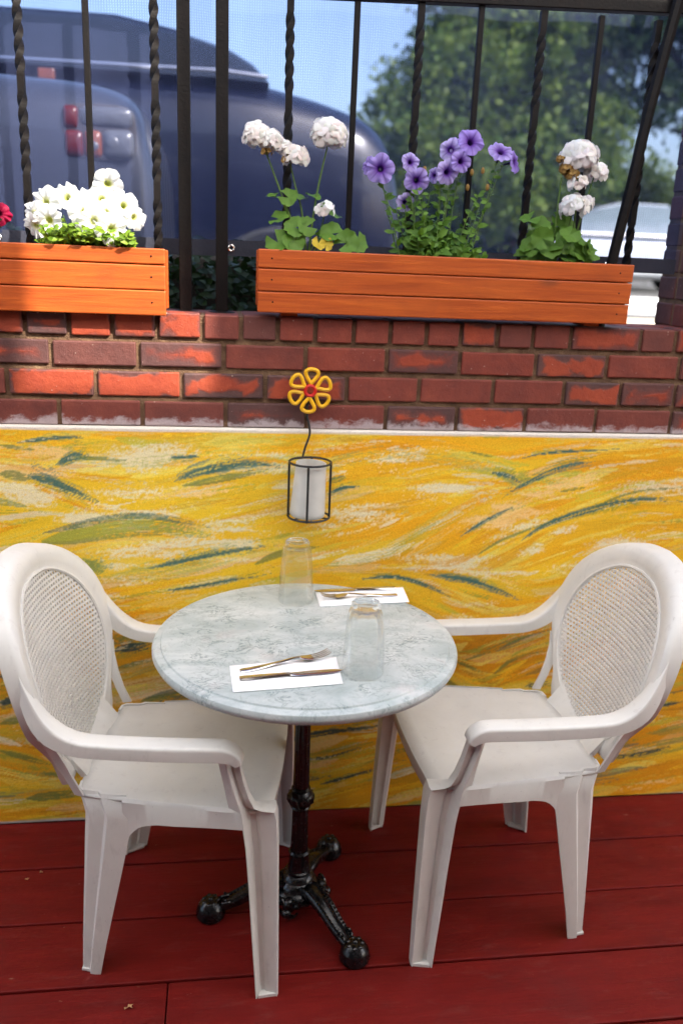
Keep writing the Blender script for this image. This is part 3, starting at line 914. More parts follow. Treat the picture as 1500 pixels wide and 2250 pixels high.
STROKES = [
    ([(-0.501, 1.091), (-0.407, 1.104), (-0.325, 1.107)], 0.0137, 't'),
    ([(-0.542, 1.084), (-0.457, 1.071)], 0.0159, 'o'),
    ([(-0.41, 1.036), (-0.365, 1.058), (-0.322, 1.052)], 0.0303, 't'),
    ([(-0.366, 1.056), (-0.239, 1.048)], 0.0162, 'o'),
    ([(-0.482, 1.009), (-0.418, 0.99), (-0.315, 0.941)], 0.0303, 't'),
    ([(-0.547, 1.012), (-0.472, 1.001)], 0.0348, 'o'),
    ([(-0.122, 0.996), (-0.047, 1.024), (0.068, 1.043), (0.164, 1.031)], 0.0264, 't'),
    ([(-0.105, 0.983), (0.033, 1.011), (0.126, 1.03)], 0.0265, 'o'),
    ([(-0.138, 1.056), (-0.053, 1.062)], 0.0106, 't'),
    ([(-0.454, 0.831), (-0.29, 0.87), (-0.175, 0.877), (-0.036, 0.848)], 0.071, 'g'),
    ([(-0.199, 0.758), (-0.084, 0.786), (0.026, 0.807), (0.139, 0.823)], 0.0203, 't'),
    ([(-0.151, 0.695), (-0.028, 0.714), (0.14, 0.746)], 0.0142, 't'),
    ([(0.083, 0.769), (0.155, 0.8), (0.251, 0.819)], 0.0283, 'o'),
    ([(0.641, 1.081), (0.711, 1.067)], 0.0086, 'o'),
    ([(0.786, 1.064), (0.854, 1.08), (0.955, 1.088), (1.064, 1.095)], 0.01, 't'),
    ([(0.991, 1.059), (0.891, 1.037), (0.8, 0.992), (0.746, 0.96)], 0.0189, 't'),
    ([(0.708, 1.026), (0.753, 1.016), (0.8, 0.992)], 0.0163, 't'),
    ([(0.636, 0.844), (0.708, 0.893), (0.812, 0.945)], 0.0117, 't'),
    ([(0.811, 0.834), (0.877, 0.88), (1.003, 0.925), (1.131, 0.953), (1.266, 0.947)], 0.0198, 't'),
    ([(0.99, 0.922), (1.102, 0.968), (1.259, 0.989)], 0.0118, 'o'),
    ([(0.905, 0.974), (0.981, 0.987)], 0.0115, 'o'),
    ([(0.373, 0.725), (0.467, 0.729), (0.558, 0.701), (0.625, 0.667)], 0.0146, 't'),
    ([(0.562, 0.736), (0.677, 0.715), (0.766, 0.684), (0.83, 0.655)], 0.0267, 't'),
    ([(0.686, 0.789), (0.756, 0.835), (0.883, 0.886)], 0.0119, 'o'),
    ([(0.27, 0.964), (0.318, 0.983), (0.366, 0.981)], 0.0124, 't'),
    ([(0.269, 0.997), (0.317, 1.008)], 0.0172, 'g'),
    ([(0.772, 0.428), (0.825, 0.473), (0.915, 0.498)], 0.0189, 'o'),
    ([(0.872, 0.385), (0.942, 0.395)], 0.0178, 'd'),
    ([(1.261, 0.306), (1.372, 0.318)], 0.0231, 'd'),
    ([(1.142, 0.131), (1.263, 0.145), (1.36, 0.165)], 0.0191, 'd'),
    ([(1.146, 0.175), (1.245, 0.195)], 0.0126, 'o'),
    ([(1.299, 0.451), (1.348, 0.459)], 0.0179, 'd'),
    ([(0.618, 0.419), (0.707, 0.358)], 0.0232, 'o'),
    ([(0.654, 0.472), (0.738, 0.433)], 0.0143, 'o'),
    ([(-0.29, 0.525), (-0.182, 0.545)], 0.0375, 'd'),
    ([(-0.286, 0.471), (-0.195, 0.495)], 0.019, 'o'),
    ([(-0.586, 0.454), (-0.533, 0.469)], 0.0321, 'd'),
    ([(-0.592, 0.377), (-0.544, 0.389)], 0.0245, 'd'),
    ([(-0.596, 0.315), (-0.488, 0.339)], 0.0304, 'o'),
    ([(-0.222, 0.372), (-0.087, 0.396)], 0.0251, 'o'),
    ([(0.157, 0.224), (0.271, 0.25), (0.468, 0.274)], 0.0222, 'd'),
    ([(0.158, 0.179), (0.274, 0.17), (0.405, 0.204)], 0.0134, 'd'),
    ([(0.277, 0.083), (0.456, 0.13)], 0.0138, 'd'),
    ([(-0.54, 0.077), (-0.392, 0.089)], 0.0412, 'o'),
    ([(-0.602, 0.232), (-0.473, 0.183)], 0.0254, 'o'),
    ([(0.748, 0.327), (0.855, 0.353)], 0.0179, 'o'),
]

GUIDES = [(0.55, 0.98, 0.25), (0.62, 0.88, 0.55), (0.75, 0.84, 0.5), (0.85, 0.95, 0.3), (1.05, 0.9, 0.15), (0.50, 0.80, 0.6), (0.95, 0.76, 0.4), (0.45, 0.72, -0.3), (0.60, 0.62, -0.4), (0.72, 0.52, 0.55), (0.85, 0.62, 0.5), (0.55, 0.45, -0.4), (-0.35, 0.95, -0.4), (-0.20, 0.95, 0.3), (0.10, 0.95, 0.35), (0.20, 0.85, 0.3), (-0.45, 0.85, 0.35), (-0.05, 0.90, 0.25), (0.05, 0.72, 0.2), (0.2, 0.4, 0.15), (1.1, 0.3, 0.2), (-0.3, 0.4, 0.2)]
build_mural()

# ---------------------------------------------------------------- brick pillar at the fence end
pil = thing('brick_pillar', 'red brick pillar standing at the end of the iron fence', 'pillar', (1.243, -0.035, 1.40))
pc = MB(); pc.box((0.003, 0.006, 0.0), (0.40, 0.29, 1.3)); pc.build('mortar', MAT['mortar'], pil, False)
for r_ in range(18):
    z = 0.012 + r_ * 0.0715
    offs = 0.0 if r_ % 2 else -0.102
    x = 0.0
    cuts = [0.0, 0.2, 0.408] if r_ % 2 else [0.0, 0.098, 0.302, 0.408]
    for a, b_ in zip(cuts[:-1], cuts[1:]):
        brick(pil, a, z, b_ - a - 0.011, 0.0605, rnd.choice([.3, .6, .9, 1.0]) if r_ != 5 and r_ != 3 else .2, 0, 0)
    # return face, seen edge on from the patio
    for k in range(2):
        o = brick(pil, 0.0, z, 0.092, 0.0605, rnd.choice([.4, .8, 1.0]), 0, 0)
        o.rotation_euler = (0, 0, rad(90)); o.location = (0.095, 0.099 + k * 0.103, z)

# ---------------------------------------------------------------- iron fence
FY = 0.10
fence = thing('iron_fence', 'black wrought iron fence of plain and twisted bars on the brick wall', 'fence', (0, FY, 0))
def bar_mesh(L, wd, twist=0.0, nseg=2):
    mb = MB(); rings = []
    for i in range(nseg + 1):
        t = i / nseg; a = rad(45) + twist * t; r = wd / math.sqrt(2)
        rings.append([(r * math.cos(a + k * math.pi / 2), r * math.sin(a + k * math.pi / 2), t * L) for k in range(4)])
    mb.loft(rings)
    return mb
RB, RT = 1.470, 2.150
def add_bar(x, kind, lean=0.0):
    L = RT - RB
    if kind == 't':
        mb = MB(); rings = []; ns = 120; r0 = 0.0160 / math.sqrt(2)
        for i in range(ns + 1):
            t = i / ns
            tw = 0.0
            for a, b_ in ((0.05, 0.30), (0.36, 0.62), (0.68, 0.93)):
                tw += np.clip((t - a) / (b_ - a), 0, 1) * 2.5 * math.pi
            a0 = rad(45) + tw
            rings.append([(r0 * math.cos(a0 + k * math.pi / 2), r0 * math.sin(a0 + k * math.pi / 2), t * L) for k in range(4)])
        mb.loft(rings)
        o = mb.build('bar', MAT['fence'], fence, True, (x, 0, RB))
    else:
        o = bar_mesh(L, 0.0140).build('bar', MAT['fence'], fence, False, (x, 0, RB)); bevel(o, 0.0015, 1)
    o.rotation_euler = (0, lean, 0)
    return o
for x, k in ((-0.917, 'p'), (-0.767, 't'), (-0.616, 'p'), (-0.463, 't'), (-0.3145, 'p'), (-0.160, 't'), (0.154, 't'), (0.309, 'p'), (0.463, 't'), (0.612, 'p'), (0.767, 't'), (0.914, 'p'), (1.060, 't')):
    add_bar(x, k, rad(rnd.uniform(-0.15, 0.15)))
for x in (-0.0945, -0.005):
    o = bar_mesh(2.62 - 1.405, 0.030).build('post', MAT['fence'], fence, False, (x, 0, 1.405)); bevel(o, 0.002, 2)
    f_ = MB(); f_.lathe([(0.036, 0.0), (0.034, 0.004), (0.022, 0.007)], 16, (x, 0, 1.4085)); f_.build('base_flange', MAT['fence'], fence)
def rail(name, x0, x1, z0, z1, h, d, yy=0.0):
    mb = MB(); rings = []
    for x, z in ((x0, z0), (x1, z1)):
        rings.append([(x, yy - d / 2, z - h / 2), (x, yy + d / 2, z - h / 2), (x, yy + d / 2, z + h / 2), (x, yy - d / 2, z + h / 2)])
    mb.loft(rings); o = mb.build(name, MAT['fence'], fence, False); bevel(o, 0.002, 1)
rail('rail', 0.013, 1.245, 2.146, 2.187, 0.034, 0.030)
rail('rail', 0.09, 1.0, 1.462, 1.462, 0.030, 0.028)
rail('rail', -1.9, -0.113, 2.20, 2.15, 0.034, 0.030)
rail('rail', -1.9, -0.142, 1.462, 1.462, 0.030, 0.028)
br = MB(); br.tube(spline([(0.985, -0.045, 1.40), (1.003, -0.035, 1.57), (1.030, -0.032, 1.76), (1.050, -0.03, 1.92), (1.090, -0.025, 2.17), (1.14, -0.02, 2.45)], 24), 0.0145, 8)
br.build('brace', MAT['fence'], fence)

# ---------------------------------------------------------------- shade mesh hung behind the bars
scr = thing('shade_screen', 'blue grey shade mesh stretched behind the fence bars with a dark hem', 'screen', (0, 0.155, 0))
mb = MB(); nx_, nz_ = 90, 22; vs = []; fs = []
for j in range(nz_ + 1):
    for i in range(nx_ + 1):
        x = -1.9 + 3.125 * i / nx_; z = 1.582 + 0.95 * j / nz_
        yv = 0.006 * mnoise.noise(Vector((x * 3.1, z * 1.2, 1))) + 0.003 * math.sin(x * 20)
        if x < -0.42:
            yv += 0.012 * math.sin(x * 85) * min(1, (-0.42 - x) * 9)
        vs.append((x, yv, z))
for j in range(nz_):
    for i in range(nx_):
        a = j * (nx_ + 1) + i; fs.append((a, a + 1, a + nx_ + 2, a + nx_ + 1))
mb.add(vs, fs); mb.build('mesh_cloth', MAT['screen'], scr)
hm = MB(); rings = []
for i in range(61):
    x = -1.9 + 3.125 * i / 60; yv = 0.003 * math.sin(x * 20); zz = 0.002 * math.sin(x * 7)
    rings.append([(x, yv - 0.004, 1.549 + zz), (x, yv + 0.004, 1.549 + zz), (x, yv + 0.004, 1.588 + zz), (x, yv - 0.004, 1.588 + zz)])
hm.loft(rings); hm.build('hem', MAT['hem'], scr)
for x in (0.019, 0.55, 1.03, -0.55):
    gm = MB(); gm.tube([(x + 0.007 * math.cos(a), -0.006, 1.569 + 0.007 * math.sin(a)) for a in np.linspace(0, 2 * math.pi, 16, endpoint=False)], 0.0026, 6, True)
    gm.build('grommet', MAT['metal'], scr)

# ---------------------------------------------------------------- awning above and behind the camera (unseen; it throws the shade, its slot shapes the sun patch)
aw = thing('canvas_awning', 'unseen pale canvas awning over the patio, slotted to shape the sun patch', 'awning', (0, 0, 2.62))
def lineA(t, x0): return (x0 + 0.497 * t, -0.534 * t)
A0, A1 = lineA(0.47, -0.478), lineA(2.06, -0.478)
B0, B1 = lineA(0.47, -0.03), lineA(2.06, -0.03)
c_ = MB()
c_.add([(-5, A0[1], 0), (A0[0], A0[1], 0), (A1[0], A1[1], 0), (-5, A1[1], 0)], [(0, 1, 2, 3)])
c_.add([(B0[0], B0[1], 0), (5, B0[1], 0), (5, B1[1], 0), (B1[0], B1[1], 0)], [(0, 1, 2, 3)])
c_.add([(-5, A1[1], 0), (5, A1[1], 0), (5, -2.35, 0.09), (-5, -2.35, 0.09)], [(0, 1, 2, 3)])
o = c_.build('canopy', MAT['canvas'], aw, False)
for x in (-4.9, 4.9):
    p_ = MB(); p_.tube([(x, -2.30, -2.62), (x, -2.30, 0.085)], 0.03, 10); p_.build('pole', MAT['fence'], aw)

# ---------------------------------------------------------------- unseen roof and wall added behind the camera to block light
pr = thing('added_roof', 'unseen dark roof slab added behind the awning to hold back light', 'roof', (0, 0, 2.70))
mb = MB(); mb.box((-6, -4.44, 0.0), (6, -2.38, 0.12)); mb.build('roof_slab', MAT['light_blocker'], pr, False)
for x in (-5.8, -2.2, 2.9, 5.8):
    mb = MB(); mb.box((x - .06, -2.58, -2.70), (x + .06, -2.46, -0.002)); bevel(mb.build('post', MAT['light_blocker'], pr, False), .005, 1)
rw = thing('added_back_wall', 'unseen dark wall with a door, added behind the viewer to block low light', 'building', (0, -4.45, 0))
mb = MB(); mb.box((-6, -0.25, -0.3), (6, 0, 4.2)); mb.build('wall', MAT['light_blocker'], rw, False)
mb = MB(); mb.box((1.4, 0.002, 0.0), (2.4, 0.05, 2.1)); o = mb.build('door', MAT['plank_plain'], rw, False); bevel(o, .01, 2)
mb = MB(); mb.tube([(1.52, .06, .95), (1.52, .10, .97), (1.52, .10, 1.1), (1.52, .06, 1.12)], .009, 8); mb.build('handle', MAT['metal'], rw)

# ================================================================== PLANTERS
def planter(x0, x1, zb, zt, label, joints, yf=-0.032, depth=0.118, group='stained cedar window boxes'):
    t = thing('planter_box', label, 'planter', (x0, yf, zb), 0, group)
    L = x1 - x0; H = zt - zb
    js = [0.0] + [j - zb for j in joints] + [H]
    tk = 0.016
    for a, b_ in zip(js[:-1], js[1:]):
        mb = MB(); mb.box((0, 0, 0), (L, tk, b_ - a - 0.0018))
        o = link('plank', mb.mesh('plank', MAT['cedar'], False), t, (0, rnd.uniform(-0.0012, 0.0008), a), (0, rnd.uniform(-0.0008, 0.0008), 0), seed=rnd.uniform(0, 20))
        bevel(o, 0.0028, 2)
        for xx in (0.034, L - 0.034):        # nail heads
            if xx > 0:
                nm = MB(); nm.ball((xx + rnd.uniform(-.004, .004), -0.0006, a + (b_ - a) * 0.5), 0.0022, 8, 5, (1, 0.4, 1)); nm.build('nail', MAT['fence'], t)
    for xx, nm_ in ((0.003, 'end_board'), (L - 0.021, 'end_board')):
        mb = MB(); mb.box((xx, tk + 0.0015, 0.010), (xx + 0.018, depth - 0.018, H - 0.004))
        o = link(nm_, mb.mesh('end_board', MAT['cedar'], False), t, None, None, seed=rnd.uniform(0, 20)); bevel(o, 0.002, 1)
    mb = MB(); mb.box((0.0, depth - 0.016, 0.010), (L, depth, H - 0.004)); o = link('back_board', mb.mesh('back_board', MAT['cedar'], False), t, None, None, seed=3.3); bevel(o, 0.002, 1)
    mb = MB(); mb.box((0.022, tk + 0.001, 0.012), (L - 0.022, depth - 0.017, 0.024)); link('bottom_board', mb.mesh('bottom_board', MAT['cedar'], False), t, None, None, seed=5.0)
    for xx in (0.06, L - 0.10):
        mb = MB(); mb.box((xx, 0.036, 1.414 - zb), (xx + 0.04, depth - 0.01, 0.0115)); o = link('batten', mb.mesh('batten', MAT['cedar'], False), t, None, None, seed=1.0)
    # soil
    sm = MB(); n1, n2 = 60, 8; vs = []; fs = []
    for j in range(n2 + 1):
        for i in range(n1 + 1):
            x = 0.022 + (L - 0.044) * i / n1; yv = tk + 0.001 + (depth - 0.034) * j / n2
            vs.append((x, yv, H - 0.022 + 0.006 * mnoise.noise(Vector((x * 30, yv * 30, zb)))))
    for j in range(n2):
        for i in range(n1):
            a = j * (n1 + 1) + i; fs.append((a, a + 1, a + n1 + 2, a + n1 + 1))
    sm.add(vs, fs); sm.build('soil', MAT['soil'], t, True, None, kind='stuff')
    return t
planter(-1.05, -0.136, 1.408, 1.5615, 'orange cedar planter box lit by the sun and holding white petunias', (1.467, 1.5245))
planter(0.080, 1.021, 1.4235, 1.572, 'long orange cedar planter box in shade holding geraniums and purple petunias', (1.474, 1.527))

# ================================================================== PLANTS
def orient(vs, loc, nrm, roll=0.0, s=1.0):
    nrm = Vector(nrm).normalized()
    q = nrm.to_track_quat('Z', 'Y').to_matrix() @ Matrix.Rotation(roll, 3, 'Z')
    return [tuple(q @ (Vector(v) * s) + Vector(loc)) for v in vs]

def petunia_geo(kind, seed, nlobe=5):
    r = random.Random(seed); vs = []; cs = []; fs = []
    nu = 50; rings = [(0.07, -1.25), (0.10, -0.75), (0.17, -0.30), (0.28, -0.06), (0.45, 0.04), (0.65, 0.08), (0.84, 0.06), (1.0, 0.0)]
    ph = r.uniform(0, 6.28); amp = [r.uniform(0.8, 1.2) for _ in range(nlobe)]
    for i, (ra, z) in enumerate(rings):
        k = i / (len(rings) - 1)
        for j in range(nu):
            th = 2 * math.pi * j / nu
            lobe = abs(math.cos(th * nlobe / 2)) ** 0.7
            R = ra * (1 + (0.17 * (lobe - 0.6)) * max(0, (k - 0.35) / 0.65)) * (1 + 0.03 * math.sin(3 * th + ph) * k)
            rf = 1.0 if kind == 'purple' else 1.9
            zz = z + rf * max(0, k - 0.5) * (0.16 * math.sin(nlobe * 2 * th + ph) + 0.10 * math.sin(13 * th + 2 * ph) + 0.12 * math.sin(2 * th + ph * 3)) - 0.20 * max(0, k - 0.6) * (1 - lobe)
            vs.append((R * math.cos(th), R * math.sin(th), zz))
            vein = max(0.0, math.cos(th * nlobe)) ** 14
            if kind == 'purple':
                if i <= 2: c = (0.022, 0.006, 0.060)
                else:
                    e = np.clip((ra - 0.30) / 0.55, 0, 1)
                    pale = (0.35, 0.7, 0.45, 0.15, 0.95)[seed % 5]
                    rimc = np.array((0.34, 0.23, 0.70)) * (1 - pale) + np.array((0.62, 0.55, 0.86)) * pale
                    c = np.array((0.12, 0.035, 0.30)) * (1 - e) + rimc * e
                    c = c * (1 - 0.78 * vein * (1 - 0.5 * e)) + np.array((0.06, 0.012, 0.17)) * 0.78 * vein * (1 - 0.5 * e)
                    if r.random() < 0.5: c = c * 1.03
                    c = tuple(c)
            elif kind == 'red':
                c = (0.35, 0.008, 0.05) if i > 2 else (0.10, 0.004, 0.02)
            else:
                c = (0.42, 0.45, 0.10) if i <= 2 else ((0.72, 0.72, 0.42) if i == 3 else tuple(np.array((0.80, 0.81, 0.80)) * (1 - 0.10 * vein)))
            cs.append(c)
    for i in range(len(rings) - 1):
        for j in range(nu):
            a = i * nu + j; b_ = i * nu + (j + 1) % nu; fs.append((a, b_, b_ + nu, a + nu))
    return vs, fs, cs

def flower_mesh(kind, seed):
    mb = MB(); v, f, c = petunia_geo(kind, seed); mb.add(v, f, c)
    return mb.mesh('flower', MAT['petal'])
PM = {k: [flower_mesh(k, s) for s in range(5)] for k in ('white', 'purple', 'red')}

def put_flower(parent, kind, i, p, nrm, r, name='flower'):
    o = link(name, PM[kind][i % 5], parent, p)
    q = Vector(nrm).normalized().to_track_quat('Z', 'Y') @ Matrix.Rotation(rnd.uniform(0, 6), 3, 'Z').to_quaternion()
    o.rotation_mode = 'QUATERNION'; o.rotation_quaternion = q; o.scale = (r, r, r * 0.9)
    return o

def leaf_quads(mb, p, d, nrm, L, W, bend=0.3):
    """small ovate leaf, 3 x 2 faces, folded along the midrib"""
    p, d = Vector(p), Vector(d).normalized(); s = d.cross(Vector(nrm)).normalized(); u = s.cross(d).normalized()
    vs = []
    for t, w_ in ((0, 0.12), (0.33, 0.9), (0.66, 0.85), (1, 0.05)):
        c = p + d * (L * t) - u * (bend * L * t * t)
        vs += [c - s * (W * w_ * .5) + u * W * .12 * w_, c, c + s * (W * w_ * .5) + u * W * .12 * w_]
    fs = []
    for i in range(3):
        for j in range(2):
            a = i * 3 + j; fs.append((a, a + 1, a + 4, a + 3))
    mb.add(vs, fs)

def leafy_stem(mbs, mbl, base, tip, n, L, r0=0.0022, start=0.1):
    path = spline([base, tuple((np.array(base) + np.array(tip)) / 2 + np.array((rnd.uniform(-.012, .012), rnd.uniform(-.01, .01), 0.008))), tip], 9)
    mbs.tube(path, [r0 * (1 - 0.5 * i / 8) for i in range(9)], 6)
    for k in range(n):
        t = start + (0.98 - start) * k / max(1, n - 1)
        i = min(int(t * 8), 7); p = path[i] * (1 - (t * 8 - i)) + path[i + 1] * (t * 8 - i)
        a = k * 2.4 + rnd.uniform(-.4, .4)
        d = (math.cos(a), math.sin(a), rnd.uniform(0.1, 0.8))
        l = L * rnd.uniform(0.65, 1.2) * (1.1 - 0.5 * t)
        leaf_quads(mbl, p, d, (rnd.uniform(-.7, .7), -1, rnd.uniform(0, .9)), l, l * 0.60, rnd.uniform(0.1, 0.5))
    return path[-1]

# ---- white petunias in the sunny box
pt = thing('petunia_plant', 'low bushy plant covered in white petunias in the sunny planter', 'plant', (-0.33, 0.035, 1.54))
O = Vector((-0.33, 0.035, 1.54))
sm, lm = MB(), MB()
for i in range(34):
    x = rnd.uniform(-.075, .12); z = rnd.uniform(.0, .055) * (1 - abs(x - .02) * 4)
    leafy_stem(sm, lm, (x * .8, -.02, 0.01), (x, rnd.uniform(-.090, -.062), z + .022), 9, 0.028, 0.0014)
for i in range(80):
    a = rnd.uniform(0, 6.28); rr = math.sqrt(rnd.random())
    x = 0.115 * rr * math.cos(a) + 0.012; yv = 0.040 * rr * math.sin(a)
    h = 0.085 * (1 - 0.75 * rr * rr) * rnd.uniform(0.55, 1.1)
    leafy_stem(sm, lm, (x * 0.6, yv * 0.6, 0.0), (x * 1.05, yv * 1.1 - 0.006, h), 8, 0.026, 0.0014)
sm.build('stems', MAT['stem'], pt, True, None, kind='stuff'); lm.build('foliage', MAT['leaf_bright'], pt, True, None, kind='stuff')
for i, (x, z, r, nx_, nz_, yy) in enumerate((( -0.270, 1.700, .031, .25, -.35, .045), (-0.410, 1.652, .032, -.5, .15, .02), (-0.366, 1.668, .030, -.2, .5, .05), (-0.318, 1.632, .032, .1, .0, -.01), (-0.435, 1.625, .026, -.8, -.3, .02),
                                    (-0.398, 1.612, .030, -.3, -.3, -.012), (-0.284, 1.668, .030, .1, .5, .03), (-0.232, 1.655, .030, .5, .3, .03), (-0.208, 1.628, .026, .9, -.05, .02), (-0.296, 1.614, .031, .1, -.05, -.022),
                                    (-0.256, 1.598, .033, .3, -.1, -.026), (-0.330, 1.664, .028, .0, .6, .06), (-0.430, 1.600, .026, -.5, -.6, .0), (-0.270, 1.636, .026, .2, .2, .0))):
    put_flower(pt, 'white', i, Vector((x, yy, z)) - O, (nx_, -1, nz_ + .1), r * 1.12)
for i in range(14):
    mb = MB()
    x = rnd.uniform(-.10, .11); mb.tube([(x * .5, 0, 0.03), (x * .8, -.005, 0.06), (x, -.008, rnd.uniform(.06, .11))], 0.0012, 5); mb.build('stem', MAT['stem'], pt)

rp = thing('red_flower_plant', 'deep red petunia at the end of the sunny planter', 'plant', (-0.54, 0.02, 1.54))
for k, (x, z) in enumerate(((0.028, 0.082), (-0.02, 0.10), (-0.03, 0.06))):
    put_flower(rp, 'red', k, (x, 0.0, z), (.5, -1, .1), 0.026)
sm, lm = MB(), MB()
for i in range(10):
    leafy_stem(sm, lm, (rnd.uniform(-.03, .0), 0, 0), (rnd.uniform(-.06, .035), rnd.uniform(-.03, .03), rnd.uniform(.03, .08)), 6, 0.022, 0.0013)
sm.build('stems', MAT['stem'], rp, True, None, kind='stuff'); lm.build('foliage', MAT['hedge'], rp, True, None, kind='stuff')

# ---- purple petunias
pp = thing('petunia_plant', 'tall straggly plant with purple petunias in the long planter', 'plant', (0.517, 0.03, 1.55))
O = Vector((0.517, 0.03, 1.55))
FL = ((0.372, 1.766, .036, -.15, -.05, 0), (0.444, 1.785, .024, .2, .2, 0), (0.462, 1.744, .032, -.1, -.15, 0), (0.589, 1.838, .034, .05, .35, 0), (0.545, 1.820, .028, -.5, .1, .02), (0.566, 1.792, .028, .2, .1, -.01),
      (0.534, 1.766, .031, .25, -.1, -.01), (0.666, 1.820, .032, 0, .9, 0), (0.706, 1.800, .028, 1.2, .3, .01), (0.441, 1.694, .025, .3, -.2, .02), (0.350, 1.775, .024, -1.2, .5, .03), (0.508, 1.760, .02, -1.5, 0, .02), (0.560, 1.832, .024, -.3, .5, .03))
sm, lm = MB(), MB()
for i, (x, z, r, nx_, nz_, dy) in enumerate(FL):
    p = Vector((x, 0.03 + dy - 0.005, z)) - O
    n_ = Vector((nx_, -1, nz_)).normalized()
    put_flower(pp, 'purple', i, p, n_, r * .93)
    foot = (p.x * 0.45 + rnd.uniform(-.02, .02), rnd.uniform(-.02, .02), -0.012)
    b_ = p - n_ * r * 1.15
    leafy_stem(sm, lm, foot, tuple(b_), 16, 0.026, 0.0018)
for i in range(46):
    x = rnd.gauss(0, 0.050); x = max(-.11, min(.11, x)); h = rnd.uniform(0.02, 0.10) * (1.1 - abs(x) * 4)
    leafy_stem(sm, lm, (x * 0.8, rnd.uniform(-.03, .03), -0.012), (x * 1.2, rnd.uniform(-.045, .045), h), 9, 0.040, 0.0015)
for i in range(9):
    x = rnd.uniform(-.10, .12); leafy_stem(sm, lm, (x * .6, rnd.uniform(-.02, .02), -0.01), (x * 1.2, rnd.uniform(-.03, .03), rnd.uniform(.11, .19)), 14, 0.027, 0.0014)
sm.build('stems', MAT['stem'], pp, True, None, kind='stuff'); lm.build('foliage', MAT['leaf'], pp, True, None, kind='stuff')
for x, z in ((0.625, 1.775), (0.640, 1.738), (0.48, 1.77), (0.598, 1.77), (0.590, 1.735)):
    mb = MB(); mb.ball((0, 0, 0), 0.006, 8, 6, (0.8, 0.8, 1.4)); mb.build('bud', MAT['dry'], pp, True, Vector((x, 0.025, z)) - O)

# ---- geraniums
def geranium_leaf_mesh(seed):
    r = random.Random(seed); mb = MB(); nu = 28; vs = [(0, 0, 0)]; fs = []
    for ring in (0.5, 1.0):
        for j in range(nu + 1):
            th = rad(22) + (2 * math.pi - rad(44)) * j / nu
            R = ring * (1 + (0.07 * abs(math.sin(th * 4)) + 0.05 * math.sin(th * 11)) * (ring == 1.0))
            z = 0.22 * ring ** 2 * math.sin(th * 2 + seed) * 0.7 + (0.10 * math.sin(th * 5) if ring == 1 else 0.0) + 0.18 * ring
            vs.append((R * math.cos(th), R * math.sin(th), z))
    n1 = nu + 1
    for j in range(nu):
        fs.append((0, 1 + j, 2 + j)); fs.append((1 + j, 1 + n1 + j, 2 + n1 + j, 2 + j))
    mb.add(vs, fs)
    return mb
GL = [geranium_leaf_mesh(s).mesh('leaf', MAT['leaf']) for s in range(5)]
GLY = geranium_leaf_mesh(9).mesh('leaf', MAT['leaf_yellow'])
def put_leaf(parent, i, p, nrm, r, roll=None, me=None):
    o = link('leaf', me or GL[i % 5], parent, p)
    q = Vector(nrm).normalized().to_track_quat('Z', 'Y') @ Matrix.Rotation(rnd.uniform(0, 6.28) if roll is None else roll, 3, 'Z').to_quaternion()
    o.rotation_mode = 'QUATERNION'; o.rotation_quaternion = q; o.scale = (r, r, r)
    return o
def petal(mb, p, d, nrm, L, W, col):
    p, d = Vector(p), Vector(d).normalized(); s = d.cross(Vector(nrm)).normalized(); u = s.cross(d)
    vs = []
    for t, w_, h in ((0, 0.15, 0), (0.4, 0.75, .10), (0.75, 1.0, .10), (1.0, 0.55, -.04)):
        c = p + d * L * t + u * h * L
        vs += [c - s * W * w_ * .5 - u * .05 * L, c + u * 0.03 * L, c + s * W * w_ * .5 - u * .05 * L]
    fs = [(i * 3 + j, i * 3 + j + 1, i * 3 + j + 4, i * 3 + j + 3) for i in range(3) for j in range(2)]
    mb.add(vs, fs, [tuple(c * rnd.uniform(0.93, 1.0) for c in col)] * len(vs))
def umbel(mb, c, R, n, flat=0.8, seed=0):
    """a ball of five-petalled white florets"""
    r = random.Random(seed); c = Vector(c)
    for i in range(n):
        u = 1 - (i + 0.5) / n * 1.35; a = i * 2.39996 + seed
        s = math.sqrt(max(0, 1 - u * u)); nd = Vector((s * math.cos(a), s * math.sin(a), u * flat)) .normalized()
        p = c + Vector((nd.x, nd.y, nd.z * flat)) * R * r.uniform(0.78, 1.0)
        t1 = nd.orthogonal().normalized(); t2 = nd.cross(t1); ph = r.uniform(0, 6)
        col = r.choice([(0.88, 0.87, 0.86), (0.86, 0.84, 0.82), (0.86, 0.80, 0.76), (0.89, 0.88, 0.88)])
        fl = R * r.uniform(0.52, 0.68)
        for k in range(5):
            b_ = ph + k * 2 * math.pi / 5 + r.uniform(-.15, .15)
            d = t1 * math.cos(b_) + t2 * math.sin(b_) + nd * r.uniform(0.0, 0.45)
            petal(mb, p, d, nd, fl * r.uniform(.85, 1.1), fl * 1.0, col)
def cane(parent, pts, r):
    mb = MB(); mb.tube(spline(pts, 12), [r * (1 - .35 * i / 11) for i in range(12)], 7); mb.build('stem', MAT['stem'], parent)
G1 = Vector((0.205, 0.032, 1.55))
g1 = thing('geranium', 'leggy geranium with tall white flower heads beside the planter end', 'plant', G1)
def L1(x, z, y=0.032): return Vector((x, y, z)) - G1
for k, (x, z, R, n, y) in enumerate(((0.078, 1.822, .030, 26, .03), (0.108, 1.812, .026, 22, .025), (0.135, 1.800, .022, 16, .03), (0.168, 1.782, .027, 20, .025), (0.245, 1.834, .038, 40, .032))):
    mb = MB(); umbel(mb, (0, 0, 0), R, n, 0.8, k + 1); mb.build('flower_head', MAT['petal'], g1, True, L1(x, z, y))
mb = MB(); umbel(mb, (0, 0, 0), .022, 7, 0.8, 9); mb.build('flower_head', MAT['petal'], g1, True, L1(0.240, 1.664, 0.01))
